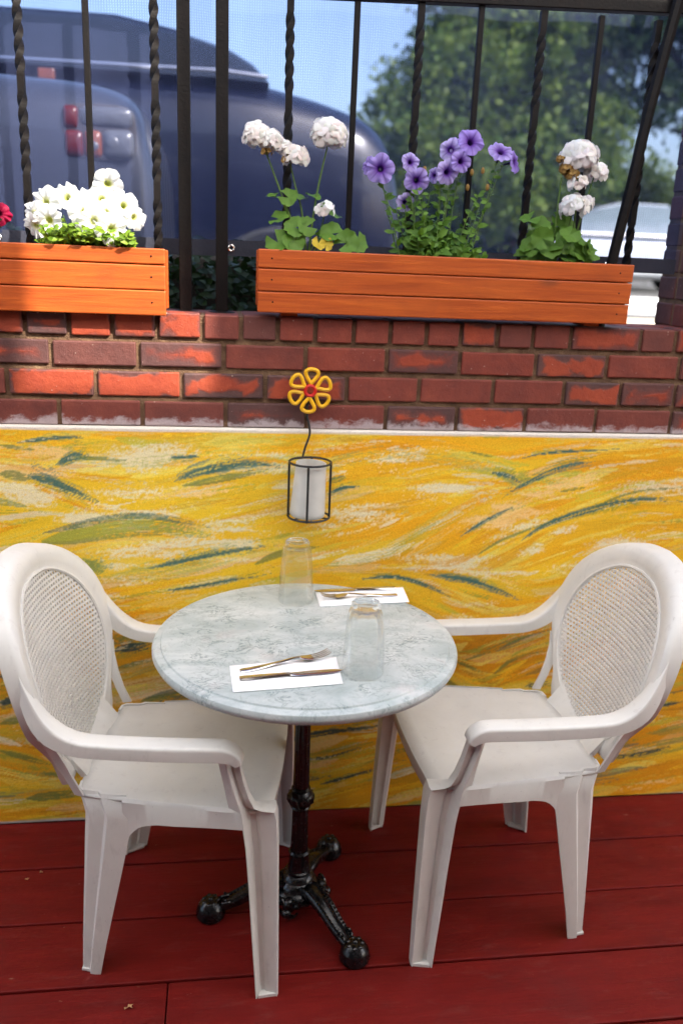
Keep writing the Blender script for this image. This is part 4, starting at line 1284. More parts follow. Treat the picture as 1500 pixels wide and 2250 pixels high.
for x, z in ((0.098, 1.787), (0.146, 1.772), (0.155, 1.778)):
    mb = MB(); umbel(mb, (0, 0, 0), .012, 5, 0.8, 3); me_ = mb.mesh('withered_flower', MAT['dry']); link('withered_flower', me_, g1, L1(x, z, .02))
cane(g1, [L1(.188, 1.56), L1(.165, 1.63), L1(.135, 1.70), L1(.095, 1.795)], .0028)
cane(g1, [L1(.200, 1.56), L1(.186, 1.66), L1(.168, 1.72), L1(.152, 1.78)], .0024)
cane(g1, [L1(.205, 1.56), L1(.215, 1.66), L1(.228, 1.74), L1(.243, 1.81)], .0026)
cane(g1, [L1(.215, 1.56), L1(.23, 1.60), L1(.236, 1.63), L1(.239, 1.655, .012)], .002)
cane(g1, [L1(.185, 1.55), L1(.17, 1.62), L1(.150, 1.66), L1(.135, 1.69)], .0045)
cane(g1, [L1(.20, 1.55), L1(.24, 1.58), L1(.28, 1.595)], .002)
cane(g1, [L1(.20, 1.55), L1(.215, 1.58), L1(.255, 1.615)], .002)
for i, (x, z, r, y, nn) in enumerate(((.118, 1.690, .018, .03, (.0, -.3, 1)), (.152, 1.690, .022, .02, (-.2, -1, .5)), (.182, 1.692, .018, .03, (.3, -.4, 1)), (.212, 1.695, .019, .03, (.2, -.3, 1)), (.130, 1.640, .024, .02, (-.4, -.5, .8)),
                                  (.168, 1.622, .026, .0, (-.1, -1, .6)), (.196, 1.625, .024, .0, (.2, -1, .4)), (.128, 1.586, .030, -.005, (-.3, -.9, .6)), (.163, 1.588, .027, -.01, (.2, -1, .5)), (.258, 1.612, .028, .01, (-.1, -.8, .7)),
                                  (.293, 1.592, .030, -.005, (-.1, -1, .5)), (.318, 1.594, .027, .0, (.3, -1, .4)), (.247, 1.672, .020, .05, (0, -.4, 1)), (.268, 1.655, .017, .04, (.4, -.4, 1)), (.24, 1.60, .02, .05, (0, -1, .3)), (.185, 1.60, .02, .06, (0, -1, .4)))):
    put_leaf(g1, i, L1(x, z, y), nn, r)
for i, (x, z) in enumerate(((.225, 1.588), (.243, 1.586))):
    put_leaf(g1, i, L1(x, z, -.008), (0.2 - .4 * i, -1, .6), .017, None, GLY)

G2 = Vector((0.845, 0.032, 1.55))
g2 = thing('geranium', 'leafy geranium with white flower heads and a withered brown head', 'plant', G2)
def L2(x, z, y=0.03): return Vector((x, y, z)) - G2
for k, (x, z, R, n, y) in enumerate(((0.868, 1.818, .040, 34, .03), (0.915, 1.786, .026, 16, .03), (0.866, 1.756, .022, 9, .015), (0.860, 1.700, .030, 13, .01), (0.898, 1.712, .021, 9, .03))):
    mb = MB(); umbel(mb, (0, 0, 0), R, n, 0.85, k + 21); mb.build('flower_head', MAT['petal'], g2, True, L2(x, z, y))
for x, z, r in ((0.832, 1.788, .016), (0.848, 1.776, .016), (.815, 1.81, .010)):
    mb = MB(); umbel(mb, (0, 0, 0), r, 12, 0.8, 5); link('withered_flower', mb.mesh('withered_flower', MAT['dry']), g2, L2(x, z, .015))
cane(g2, [L2(.826, 1.58), L2(.826, 1.66), L2(.828, 1.77)], .0028)
cane(g2, [L2(.87, 1.57), L2(.875, 1.70), L2(.868, 1.80)], .0026)
cane(g2, [L2(.875, 1.57), L2(.89, 1.68), L2(.912, 1.775)], .0026)
cane(g2, [L2(.85, 1.57), L2(.858, 1.64), L2(.86, 1.69, .012)], .002)
r2 = random.Random(5)
for i in range(46):
    a = r2.uniform(-1, 1); x = .84 + .085 * a; z = 1.575 + r2.uniform(0, .095) * (1.15 - .75 * abs(a)); y = r2.uniform(-.02, .075)
    put_leaf(g2, i, L2(x, z, y), (a * .8 + r2.uniform(-.4, .4), -1 + r2.uniform(-.3, .4), r2.uniform(.2, 1.1)), r2.uniform(.016, .028))
put_leaf(g2, 1, L2(.757, 1.668, .03), (-.3, -.5, 1), .026); put_leaf(g2, 2, L2(.785, 1.655, .02), (-.1, -.8, .8), .024)
for x, z in ((.757, 1.66), (.785, 1.65), (.80, 1.63), (.88, 1.64)):
    cane(g2, [L2(.84, 1.56), L2((x + .84) / 2, z - .03), L2(x, z)], .0018)

# ================================================================== WALL LANTERN WITH WIRE FLOWER
lan = thing('candle_lantern', 'black wire candle holder with a yellow wire flower hung on the mural', 'lantern', (0.2155, -0.070, 0.918))
RR = 0.0525
for nm, z in (('ring', 0.145), ('ring', 0.003)):
    mb = MB(); mb.tube([(RR * math.cos(a), RR * math.sin(a), z) for a in np.linspace(0, 2 * math.pi, 40, endpoint=False)], 0.0030, 8, True); mb.build(nm, MAT['wire'], lan)
for a in (-100, -10, 80, 170):
    c, s = math.cos(rad(a)), math.sin(rad(a)); mb = MB(); mb.tube([(RR * c, RR * s, 0.0), (RR * c, RR * s, 0.147)], 0.0030, 8); mb.build('upright', MAT['wire'], lan)
for a in (35, 95, 155):
    c, s = math.cos(rad(a)) * RR, math.sin(rad(a)) * RR; mb = MB(); mb.tube([(c, s, 0.003), (0, 0, 0.001), (-c, -s, 0.003)], 0.002, 6); mb.build('base_wire', MAT['wire'], lan)
cup = MB(); prof = [(0.0, 0.0), (0.0375, 0.0), (0.040, 0.004), (0.0395, 0.012), (0.0335, 0.138), (0.0315, 0.138), (0.037, 0.014), (0.0, 0.008)]
cup.lathe([(max(r, 0.0004), z) for r, z in prof], 36); co_ = cup.build('frosted_cup', MAT['frost'], lan, True, (-0.004, 0, 0.006)); co_.rotation_euler = (0.02, 0.045, 0); co_.scale = (1.13, 1.13, 1)
wx = MB(); wx.lathe([(0.0005, 0.012), (0.033, 0.012), (0.031, 0.055), (0.0005, 0.053)], 24); w_ = wx.build('candle', MAT['paper'], lan, True, (-0.004, 0, 0.006))
FC = Vector((0.2135 - 0.2155, 0.040, 1.2365 - 0.918))
mb = MB(); mb.tube(spline([(-0.017, 0.034, 0.147), (-0.010, 0.037, 0.175), (0.000, 0.040, 0.205), (-0.001, 0.040, 0.228), (-0.0085, 0.041, 0.262), (-0.005, 0.042, 0.30)], 26), 0.0028, 8); mb.build('stem', MAT['wire'], lan)
mb = MB(); mb.tube(spline([(-0.017, 0.034, 0.147), (-0.03, 0.042, 0.145), (-0.010, 0.0517, 0.145)], 10), 0.0028, 8); mb.build('hook', MAT['wire'], lan)
for k in range(6):
    a0 = rad(85 + 60 * k); mb = MB(); pts = []
    for i in range(26):
        t = i / 25; ph = 2 * math.pi * t
        rr = 0.0165 + 0.0370 * (0.5 - 0.5 * math.cos(ph)) ** 0.75
        sp = 0.31 * math.sin(ph) * (0.55 + .45 * math.sin(math.pi * t))
        wd = 0.0205 * math.sin(ph) * (0.15 + 0.85 * math.sin(math.pi * t) ** 1.2)
        pts.append((rr, wd))
    mb.tube([FC + Vector((r_ * math.cos(a0) - w2 * math.sin(a0), -0.002 * (k % 2), r_ * math.sin(a0) + w2 * math.cos(a0))) for r_, w2 in pts], 0.0048, 8)
    mb.build('petal', MAT['yellow'], lan)
mb = MB(); mb.tube([FC + Vector((0.0125 * math.cos(a), -0.004, 0.0125 * math.sin(a))) for a in np.linspace(0, 2 * math.pi, 24, endpoint=False)], 0.0045, 8, True); mb.build('flower_centre', MAT['red'], lan)
mb = MB(); mb.ball(FC + Vector((-0.002, 0.010, -0.0235)), 0.0038, 10, 8, (1, 2.5, 1)); mb.build('nail', MAT['metal'], lan)

# ================================================================== TABLE
TX, TY = 0.185, -0.396
tb = thing('bistro_table', 'small round bistro table with grey marble top and black cast iron foot', 'table', (TX, TY, 0))
mb = MB(); mb.lathe([(0.0005, .740), (.15, .740), (.314, .740), (.3200, .7388), (.3217, .7352), (.3237, .7345), (.3310, .7345), (.3370, .7315), (.3400, .7250), (.3400, .7190), (.3365, .7120), (.329, .7085), (.300, .707), (0.0005, .707)], 120)
mb.build('marble_top', MAT['marble'], tb)
mb = MB(); mb.lathe([(.003, .702), (.10, .702), (.10, .7065), (.003, .7065)], 32); mb.build('mounting_plate', MAT['cast'], tb)
flute = lambda t, z: 1 - 0.085 * abs(math.sin(t * math.pi * 12)) ** 0.6 if z not in () else 1
mb = MB(); mb.lathe([(.017, .702), (.0172, .60), (.0185, .45), (.0195, .345)], 96, mod=flute); mb.build('column', MAT['cast'], tb)
mb = MB(); mb.lathe([(.0200, .348), (.0230, .343), (.0205, .338), (.0255, .333), (.0300, .325), (.0315, .317), (.0300, .308), (.0255, .301), (.0225, .298), (.0245, .294), (.0215, .290)], 48, mod=lambda t, z: 1 + (0.05 * abs(math.sin(t * math.pi * 9)) if .305 < z < .33 else 0)); mb.build('collar', MAT['cast'], tb)
for k in range(9):
    a = 2 * math.pi * k / 9; b_ = MB(); b_.tube([(.031 * math.cos(a + q), .031 * math.sin(a + q), .317 + zz) for q, zz in ((-.28, .009), (-.1, -.004), (.1, .004), (.28, -.008))], .0026, 6); b_.build('collar_leaf', MAT['cast'], tb)
mb = MB(); mb.lathe([(.0190, .294), (.0200, .22), (.0215, .155)], 96, mod=flute); mb.build('column', MAT['cast'], tb)
mb = MB(); mb.lathe([(.0220, .170), (.0260, .165), (.0235, .158), (.0250, .130), (.0270, .118), (.0310, .115), (.0310, .110), (.0290, .107), (.0370, .100), (.0390, .094), (.0360, .090), (.0460, .082), (.0480, .075), (.0450, .071), (.0570, .063), (.0620, .054), (.0600, .046), (.052, .040), (.03, .038), (.003, .038)], 64); mb.build('base_hub', MAT['cast'], tb)
def foot_parts(parent, ang):
    A = rad(ang); ca, sa = math.cos(A), math.sin(A)
    def W(r, s, z): return (r * ca - s * sa, r * sa + s * ca, z)
    st = spline([(.030, .080, .046, .036), (.065, .083, .052, .038), (.105, .072, .048, .036), (.145, .051, .042, .033), (.180, .036, .037, .029), (.205, .029, .036, .028)], 16)
    mb = MB(); rings = []
    for r, z, wd, h in st:
        w2 = wd / 2
        rings.append([W(r, s * w2, z + q * h) for s, q in ((-.70, -.55), (-1, -.15), (-.95, .12), (-.80, .24), (-.5, .16), (-.18, .24), (.18, .24), (.5, .16), (.80, .24), (.95, .12), (1, -.15), (.70, -.55))])
    mb.loft(rings); leg = mb.build('leg', MAT['cast'], parent)
    bd = MB()
    for sgn in (-1, 1):
        for i in range(18):
            t = 0.18 + 0.74 * i / 17; k = t * (len(st) - 1); j = int(k); r, z, wd, h = st[j] * (1 - (k - j)) + st[min(j + 1, len(st) - 1)] * (k - j)
            c = W(r, sgn * wd * 0.33, z + h * 0.24)
            bd.ball(c, .0036, 6, 4, (1, 1, 0.8))
    bd.build('rope_moulding', MAT['cast'], leg)
    fb = MB(); c = W(.214, 0, .030)
    fb.lathe([(.004, -.030), (.032, -.030), (.0355, -.025), (.0360, -.018), (.0335, -.013), (.0340, -.008), (.0315, .001), (.025, .010), (.018, .017), (.0012, .019)], 28, c); foot = fb.build('foot', MAT['cast'], leg)
    rz = MB()
    for k in range(7):
        a = 2 * math.pi * k / 7
        rz.ball((c[0] + .0165 * math.cos(a), c[1] + .0165 * math.sin(a), c[2] + .0150), .0062, 8, 5, (1, 1, .7))
    rz.ball((c[0], c[1], c[2] + .0185), .0068, 8, 6, (1, 1, .8)); rz.build('rosette', MAT['cast'], leg)
    vo = MB()
    for sgn in (-1, 1):
        pts = []
        for i in range(22):
            th = i / 21 * 3.6 * math.pi / 1.5; rr = .017 * (1 - i / 25)
            pts.append(W(.176 + rr * math.cos(th) * .8, sgn * (.012 + .002 * i / 21) + rr * .3 * math.sin(th), .041 + .010 * (i / 21) + rr * .25 * math.sin(th)))
        vo.tube(pts, .0028, 6)
    vo.build('scroll', MAT['cast'], leg)
for a in (183.5, 303.5, 62.0):
    foot_parts(tb, a)
for a in (243.5, 3.5, 122.5):        # shell and scroll bosses between the legs
    A = rad(a); ca, sa = math.cos(A), math.sin(A); mb = MB()
    W = lambda r, s, z: (r * ca - s * sa, r * sa + s * ca, z)
    for s in (-1, 1):
        pts = [W(.062 + .013 * (1 - i / 22) * math.cos(i * .45) * .5 + .002 * i / 22, s * (.021 - .012 * (1 - i / 22) * math.cos(i * .45)), .058 + .013 * (1 - i / 22) * math.sin(i * .45)) for i in range(20)]
        mb.tube(pts, .0036, 6); mb.ball(W(.066, s * .021, .058), .0058, 8, 6)
    mb.ball(W(.058, 0, .050), .017, 12, 8, (1, 1, 1.25)); mb.ball(W(.072, 0, .037), .0125, 12, 8)
    for s in np.linspace(-1, 1, 7):
        mb.tube([W(.066, 0, .030), W(.078 - .004 * abs(s), .010 * s, .030), W(.078 - .006 * abs(s), .018 * s, .042 - .004 * abs(s))], .0028, 5)
    mb.tube([W(.070 - .012 * abs(math.sin(t)), .022 * math.sin(t), .034 - .014 * math.cos(t)) for t in np.linspace(-1.5, 1.5, 14)], .0034, 6)
    mb.build('shell_boss', MAT['cast'], tb)

# ---------------------------------------------------------------- things on the table
def flat_quad(name, c, mat, label, cat, z0, th, group):
    mb = MB(); cx = sum(p[0] for p in c) / 4; cy = sum(p[1] for p in c) / 4
    n_ = 12; top = []
    P = [Vector((*p, 0)) for p in c]
    vs = []; fs = []
    for j in range(n_ + 1):
        for i in range(n_ + 1):
            u, v = i / n_, j / n_
            q = (P[0] * (1 - u) + P[1] * u) * (1 - v) + (P[3] * (1 - u) + P[2] * u) * v
            e = max(abs(u - .5), abs(v - .5)) * 2
            vs.append((q.x - cx, q.y - cy, th + 0.0009 * mnoise.noise(Vector((q.x * 14, q.y * 14, z0))) + 0.0014 * max(0, e - .75) * 4 * (0.3 + .7 * abs(mnoise.noise(Vector((u * 2, v * 2, cx)))))))
    for j in range(n_):
        for i in range(n_):
            a = j * (n_ + 1) + i; fs.append((a, a + 1, a + n_ + 2, a + n_ + 1))
    mb.add(vs, fs); o = mb.build(name, MAT[mat], None, True, (cx, cy, z0)); solid(o, 0.0014, -1)
    tag(o, label, cat, group); return o
NZ = .7405
flat_quad('napkin', ((.019, -.652), (.238, -.628), (.239, -.509), (.013, -.540)), 'paper', 'white paper napkin laid under the cutlery beside the nearer glass', 'napkin', NZ, .0016, 'paper napkins')
flat_quad('napkin', ((.233, -.236), (.459, -.217), (.463, -.119), (.231, -.142)), 'paper', 'white paper napkin laid at the wall side of the table', 'napkin', NZ, .0016, 'paper napkins')
def strip(mb, st, y=0.0):
    """flat bar through (x, half width, z, half thickness) stations"""
    mb.loft([[(x, y - w_, z - t * .4), (x, y - w_ * .6, z - t), (x, y + w_ * .6, z - t), (x, y + w_, z - t * .4), (x, y + w_ * .75, z + t * .8), (x, y, z + t), (x, y - w_ * .75, z + t * .8)] for x, w_, z, t in st])
def fork(loc, ang, label, flip=False):
    t = thing('fork', label, 'fork', loc, ang, 'forks laid on napkins')
    mb = MB(); strip(mb, spline([(0, .0035, .0016, .0013), (.006, .0085, .0018, .0014), (.04, .0078, .0026, .0014), (.085, .0042, .0065, .0015), (.118, .0030, .0105, .0016), (.132, .0048, .0105, .0012)], 26)); mb.build('handle', MAT['metal'], t)
    mb = MB(); strip(mb, [(.131, .0046, .0106, .0010), (.138, .0105, .0088, .0009), (.150, .0122, .0066, .0009), (.160, .0122, .0062, .0009)])
    for k in range(4):
        strip(mb, spline([(.158, .0018, .0062, .0009), (.175, .0016, .0070, .0009), (.190, .0013, .0105, .0008), (.199, .0006, .0150, .0005)], 9), (k - 1.5) * .0066)
    mb.build('tines', MAT['metal'], t); return t
def knife(loc, ang, label):
    t = thing('knife', label, 'knife', loc, ang, 'knives laid on napkins')
    mb = MB(); strip(mb, spline([(0, .004, .0024, .0020), (.006, .0088, .0026, .0024), (.05, .0074, .0030, .0026), (.092, .0050, .0034, .0028), (.104, .0056, .0034, .0022)], 20)); mb.build('handle', MAT['metal'], t)
    mb = MB(); strip(mb, spline([(.103, .0058, .0032, .0012), (.12, .0088, .0026, .0007), (.17, .0094, .0024, .0006), (.200, .0072, .0024, .0005), (.214, .0012, .0024, .0004)], 16)); mb.build('blade', MAT['metal'], t); return t
TZ = NZ + .0022
fork((.034, -.567, TZ), math.atan2(.060, .194), 'steel fork on the napkin beside the nearer glass, tines raised')
knife((.032, -.601, TZ), math.atan2(.026, .215), 'steel table knife on the napkin beside the nearer glass')
fork((.437, -.173, TZ), math.pi + .09, 'steel fork on the wall side napkin, handle nearest the table edge')
knife((.441, -.128, TZ), math.pi + .075, 'steel table knife on the wall side napkin')

def tumbler(loc, label, rz):
    t = thing('tumbler', label, 'glass', loc, rz, 'upturned glass tumblers')
    t.scale = (1.04, 1.04, .95)
    n_ = 80
    # upside down: the mouth rests on the table, the thick faceted base is on top
    def facet(t_, z): return 1 - (0.040 * abs(math.sin(t_ * math.pi * 10)) * np.clip((z - .085) / .03, 0, 1) if z > .085 else 0)
    mb = MB(); mb.lathe([(.0004, .144), (.0200, .1425), (.0285, .136), (.0340, .122), (.0362, .10), (.0376, .07), (.0390, .03), (.0397, .003), (.0402, .0002), (.0408, .0004), (.0414, .003), (.0408, .03), (.0394, .07), (.0381, .10), (.0362, .125), (.0335, .142), (.0300, .150), (.0285, .156), (.0290, .161), (.0275, .1635), (.022, .1620), (.018, .1585), (.0004, .1570)], n_, mod=facet, cap=False)
    mb.build('glass_wall', MAT['glass'], t)
    return t
tumbler((.286, -.575, .7402), 'upturned clear glass tumbler nearer the viewer, by the fork tines', 0.3)
tumbler((.178, -.190, .7402), 'upturned clear glass tumbler near the wall below the lantern', 1.0)

# ================================================================== CHAIRS
def chair_parts():
    P = MAT['plastic']
    root = thing('armchair', 'chair', 'chair')
    def bx(y, z): return -.245 - .25 * (z - .42) + .78 * y * y
    # ---- back shell
    outer = [(0, .915), (.075, .908), (.145, .885), (.200, .848), (.240, .800), (.260, .738), (.262, .680), (.247, .625), (.220, .575), (.196, .535), (.180, .500), (.172, .468), (.160, .446), (.080, .437), (0, .434)]
    egg = [(0, .862), (.070, .853), (.130, .824), (.175, .782), (.203, .728), (.212, .672), (.205, .612), (.183, .556), (.150, .510), (.105, .472), (.055, .454), (0, .449)]
    def half(pts, n):
        q = spline(pts, 400); C0 = np.array((0, .67)); a = np.array([math.atan2(p[0], p[1] - .67) for p in q])
        out = []
        for i in range(n + 1):
            t = math.pi * i / n; k = int(np.argmin(abs(a - t))); out.append((q[k][0] if 0 < i < n else 0.0, q[k][1]))
        return out
    n_ = 40
    ho, he = half(outer, n_), half(egg, n_)
    def full(h): return [(y, z) for y, z in h] + [(-y, z) for y, z in h[-2:0:-1]]
    fo, fe = full(ho), full(he)
    rings = []
    for (yo, zo), (ye, ze) in zip(fo, fe):
        def pt(t, off):
            y = ye + (yo - ye) * t; z = ze + (zo - ze) * t
            return (bx(y, z) + off, y, z)
        low = np.clip((.60 - zo) / .08, 0, 1)
        lip = .030 * (1 - low) + .006 * low
        rings.append([pt(-.03, -.003), pt(0, .006), pt(.12, .004), pt(.30, .007), pt(.62, .007), pt(.86, .002), pt(.965, -.007), pt(1.0, -.016), pt(.995, -.016 - lip), pt(.94, -.016 - lip), pt(.90, -.012), pt(.5, -.004), pt(.0, -.007)])
    rings.append(rings[0])
    mb = MB(); mb.loft(rings, True, False); mb.build('back_frame', P, root)
    # ---- bead round the cane panel
    mb = MB(); mb.tube([(bx(y, z) + .004, y, z) for y, z in fe], .0045, 6, True); mb.build('panel_rim', P, root)
    # ---- perforated panel: square holes in a fine lattice
    q = np.array(fe)
    def inside(y, z, s=1.0):
        yy, zz = y / s, .66 + (z - .66) / s
        c = False; m = len(q)
        for i in range(m):
            y1, z1 = q[i]; y2, z2 = q[i - 1]
            if (z1 > zz) != (z2 > zz) and yy < (y2 - y1) * (zz - z1) / (z2 - z1) + y1:
                c = not c
        return c
    pt_ = .0112; hole = .0070; mb = MB(); vid = {}
    def V(y, z):
        k = (round(y, 5), round(z, 5))
        if k not in vid:
            vid[k] = len(mb.v); mb.v.append((bx(y, z) - .001, y, z))
        return vid[k]
    for i in range(-21, 22):
        for j in range(0, 40):
            yc, zc = (i + .5 * (j % 2)) * pt_ , .44 + j * pt_
            if not inside(yc, zc, 1.03): continue
            a = pt_ / 2; h_ = hole / 2 * 1.04
            if j % 2 == 0 or True:
                o4 = [V(yc - a, zc - a), V(yc + a, zc - a), V(yc + a, zc + a), V(yc - a, zc + a)]
                i4 = [V(yc - h_, zc - h_ * .9), V(yc + h_, zc - h_ * .9), V(yc + h_, zc + h_ * .9), V(yc - h_, zc + h_ * .9)]
                for k in range(4):
                    mb.f.append((o4[k], o4[(k + 1) % 4], i4[(k + 1) % 4], i4[k]))
    o = mb.build('cane_panel', P, root, False); solid(o, .0036, -1)
    # ---- seat
    hw = [(-.215, .188), (-.18, .197), (-.12, .205), (0, .221), (.10, .232), (.165, .236), (.192, .228), (.204, .205)]
    mb = MB(); st = [-.215, -.19, -.15, -.10, -.05, 0, .05, .10, .14, .17, .188, .200, .2045]
    cols = [-1, -.96, -.85, -.65, -.4, -.15, .15, .4, .65, .85, .96, 1]; vs = []; fs = []
    for x in st:
        w_ = lerp_tab(hw, x)
        for c in cols:
            dish = -.012 * (1 - c * c) * np.clip((.15 - abs(x)) / .12, 0, 1)
            fx = x + (.010 * (1 - c * c) if x > .15 else 0)
            vs.append((fx, c * w_, .456 + .006 * np.clip(x / .2, -1, 1) + dish - .006 * max(0, (abs(c) - .9) / .1) - (.010 * max(0, (x - .188) / .0165) if x > .188 else 0)))
    m = len(cols)
    for i in range(len(st) - 1):
        for j in range(m - 1):
            a = i * m + j; fs.append((a, a + 1, a + m + 1, a + m))
    # front lip
    b0 = (len(st) - 1) * m; k0 = len(vs)
    for j in range(m):
        x, y, z = vs[b0 + j]; vs.append((x - .003, y, z - .036))
    for j in range(m - 1):
        fs.append((b0 + j, b0 + j + 1, k0 + j + 1, k0 + j))
    mb.add(vs, fs); o = mb.build('seat', P, root); solid(o, .005, -1)
    # ---- lower back skirt joining shell and seat
    mb = MB(); rings = []
    for i in range(13):
        y = -.13 + .26 * i / 12
        zt = .452 + .05 * (abs(y) / .13) ** 2
        rings.append([(bx(y, zt) - .010, y, zt), (-.222, y, .446), (-.205, y, .446), (bx(y, zt) + .002, y, zt)])
    mb.loft(rings); mb.build('back_skirt', P, root)
    for s in (-1, 1):
        # ---- armrest: swept rounded bar from the shell forward, bending down at the front
        path = spline([(-.318, .205, .835, .004, .004), (-.306, .234, .775, .018, .014), (-.280, .252, .706, .030, .028), (-.243, .262, .648, .043, .036), (-.190, .264, .6170, .046, .032), (-.12, .264, .6110, .047, .030), (0, .263, .6110, .047, .030), (.080, .2605, .6120, .046, .030), (.112, .258, .6100, .045, .029), (.132, .257, .600, .042, .024), (.141, .257, .588, .040, .016)], 40)
        mb = MB(); rings = []
        for i, q_ in enumerate(path):
            a = path[max(i - 1, 0)][:3]; b_ = path[min(i + 1, len(path) - 1)][:3]
            t = Vector(b_ - a).normalized(); up = (Vector((0, 0, 1)) - t * t.z); up = up.normalized() if up.length > .2 else Vector((1, 0, 0)); sd_ = Vector((0, 1, 0))
            w2, h2 = q_[3] / 2, q_[4] / 2; c = Vector(q_[:3])
            rings.append([c + sd_ * (w2 * u) + up * (h2 * v) for u, v in ((-1, -1), (-1, .50), (-.97, .76), (-.88, .92), (-.70, .99), (0, 1.04), (.70, .99), (.88, .92), (.97, .76), (1, .50), (1, -1), (.88, -1), (.88, -.1), (-.88, -.1), (-.88, -1))])
            rings[-1] = [Vector((p.x, p.y * s, p.z)) for p in rings[-1]]
        mb.loft(rings); mb.build('armrest', P, root)
        # ---- inner web between arm and seat
        mb = MB(); rings = []
        for z, x0, y0, xi, yi in ((.598, .118, .252, .086, .226), (.575, .122, .250, .090, .226), (.54, .129, .249, .098, .227), (.50, .139, .247, .107, .229), (.452, .150, .244, .116, .231)):
            rings.append([(xi, yi * s, z), (x0, y0 * s, z), (x0 + .001, (y0 - .004) * s, z), (xi + .002, (yi - .004) * s, z)])
        mb.loft(rings); mb.build('arm_support', P, root)
        # ---- front leg: one channel running from the arm to the floor, stepping out at the seat corner
        mb = MB(); rings = []
        for z, xr, xf, yo, dp in ((.602, .112, .141, .2645, .014), (.575, .117, .143, .264, .014), (.54, .125, .150, .263, .015), (.50, .135, .161, .261, .016), (.474, .143, .172, .2595, .018), (.466, .145, .186, .259, .024), (.462, .146, .213, .259, .030), (.440, .149, .218, .2585, .032), (.38, .157, .221, .259, .031), (.28, .165, .223, .2615, .029), (.16, .173, .226, .264, .025), (.06, .180, .228, .2655, .021), (.0, .184, .229, .266, .019)):
            t = .004; w_ = xf - xr
            prof = [(xr, yo), (xr + .004, yo - dp * .45), (xr + w_ * .16, yo - dp * .92), (xr + w_ * .33, yo - dp), (xr + w_ * .44, yo - dp * .74), (xr + w_ * .80, yo - dp * .62), (xf - .002, yo - dp * .45), (xf, yo - dp * .9), (xf - .002, yo - dp * 1.9)]
            back = [(xf - t - .002, yo - dp * 1.9), (xf - t - .001, yo - dp * .9), (xr + w_ * .78, yo - dp * .74 - t), (xr + w_ * .46, yo - dp * .84 - t), (xr + w_ * .36, yo - dp - t), (xr + w_ * .14, yo - dp * .92 - t), (xr + .001, yo - dp * .55), (xr - .0025, yo)]
            rings.append([(x, y * s, z) for x, y in prof + back])
        mb.loft(rings); leg = mb.build('leg', P, root)
        mb = MB(); mb.loft([[(xx, yy * s, zz) for xx, yy in ((.187, .2655), (.226, .2565), (.227, .230), (.190, .246))] for zz in (.001, .008)]); mb.build('foot_pad', P, leg)
        # ---- rear leg with the side apron
        mb = MB(); rings = []
        for z, xr, xf, yo in ((.452, -.214, -.106, .196), (.446, -.212, -.105, .200), (.43, -.202, -.100, .211), (.405, -.195, -.090, .216), (.38, -.196, -.094, .218), (.34, -.198, -.102, .220), (.28, -.201, -.114, .221), (.18, -.207, -.135, .222), (.08, -.213, -.156, .222), (.0, -.217, -.171, .221)):
            w_ = xf - xr; t = .0045; ch = .022
            prof = [(xr - .002, yo - .046), (xr, yo - ch), (xr + w_ * .10, yo - ch * .55), (xr + w_ * .42, yo - ch * .42), (xr + w_ * .50, yo - .001), (xr + w_ * .75, yo), (xf, yo - .0005)]
            back = [(xf, yo - t), (xr + w_ * .75, yo - t - .0005), (xr + w_ * .53, yo - t - .002), (xr + w_ * .45, yo - ch * .5 - t), (xr + w_ * .12, yo - ch * .6 - t), (xr + t, yo - ch - .002), (xr + t - .002, yo - .046)]
            rings.append([(x, y * s, z) for x, y in prof + back])
        mb.loft(rings); leg = mb.build('leg', P, root)
        mb = MB(); mb.loft([[(xx, yy * s, zz) for xx, yy in ((-.215, .180), (-.215, .212), (-.174, .218), (-.176, .205))] for zz in (.001, .007)]); mb.build('foot_pad', P, leg)
        mb = MB(); top, bot = [], []
        for i in range(25):
            x = -.112 + .266 * i / 24
            zb = lerp_tab([(-.112, .330), (-.100, .362), (-.085, .385), (-.065, .398), (-.035, .405), (.05, .411), (.10, .414), (.16, .416)], x)
            yt = lerp_tab(hw, x) - .001; yb = lerp_tab([(-.112, .2165), (0, .232), (.16, .246)], x)
            top.append((x, yt, .4545 + .006 * np.clip(x / .2, -1, 1))); bot.append((x, yb, zb))
        rings = []
        for a, b_ in zip(top, bot):
            mid = (a[0], a[1] + .006, a[2] - .006)
            rings.append([(a[0], a[1] * s, a[2]), (mid[0], mid[1] * s, mid[2]), (b_[0], b_[1] * s, b_[2]), (b_[0], (b_[1] - .0045) * s, b_[2] + .0005), (mid[0], (mid[1] - .006) * s, mid[2] - .003)])
        mb.loft(rings); mb.build('side_apron', P, root)
        # ---- gusset from the shell down to the rear leg
        mb = MB(); rings = []
        for z, xa, xb, y0 in ((.600, -.272, -.247, .238), (.57, -.264, -.240, .219), (.53, -.250, -.228, .206), (.49, -.233, -.214, .200), (.449, -.215, -.195, .198)):
            rings.append([(xa, y0 * s, z), (xb, (y0 + .004) * s, z), (xb, (y0 - .002) * s, z), (xa, (y0 - .007) * s, z)])
        mb.loft(rings); mb.build('gusset', P, root)
    return root
ch1 = chair_parts()
ch1.location = (-.068, -.376, 0); ch1.rotation_euler = (0, 0, rad(-8.5))
ch1['label'] = 'white plastic armchair below the sunlit planter, its leg hiding the iron table foot'
ch1['group'] = 'white plastic armchairs at the table'
ch2 = copy_tree(ch1)
ch2.location = (.650, -.345, 0); ch2.rotation_euler = (0, 0, rad(181.95))
ch2['label'] = 'white plastic armchair below the long shaded planter, standing clear of the table foot'

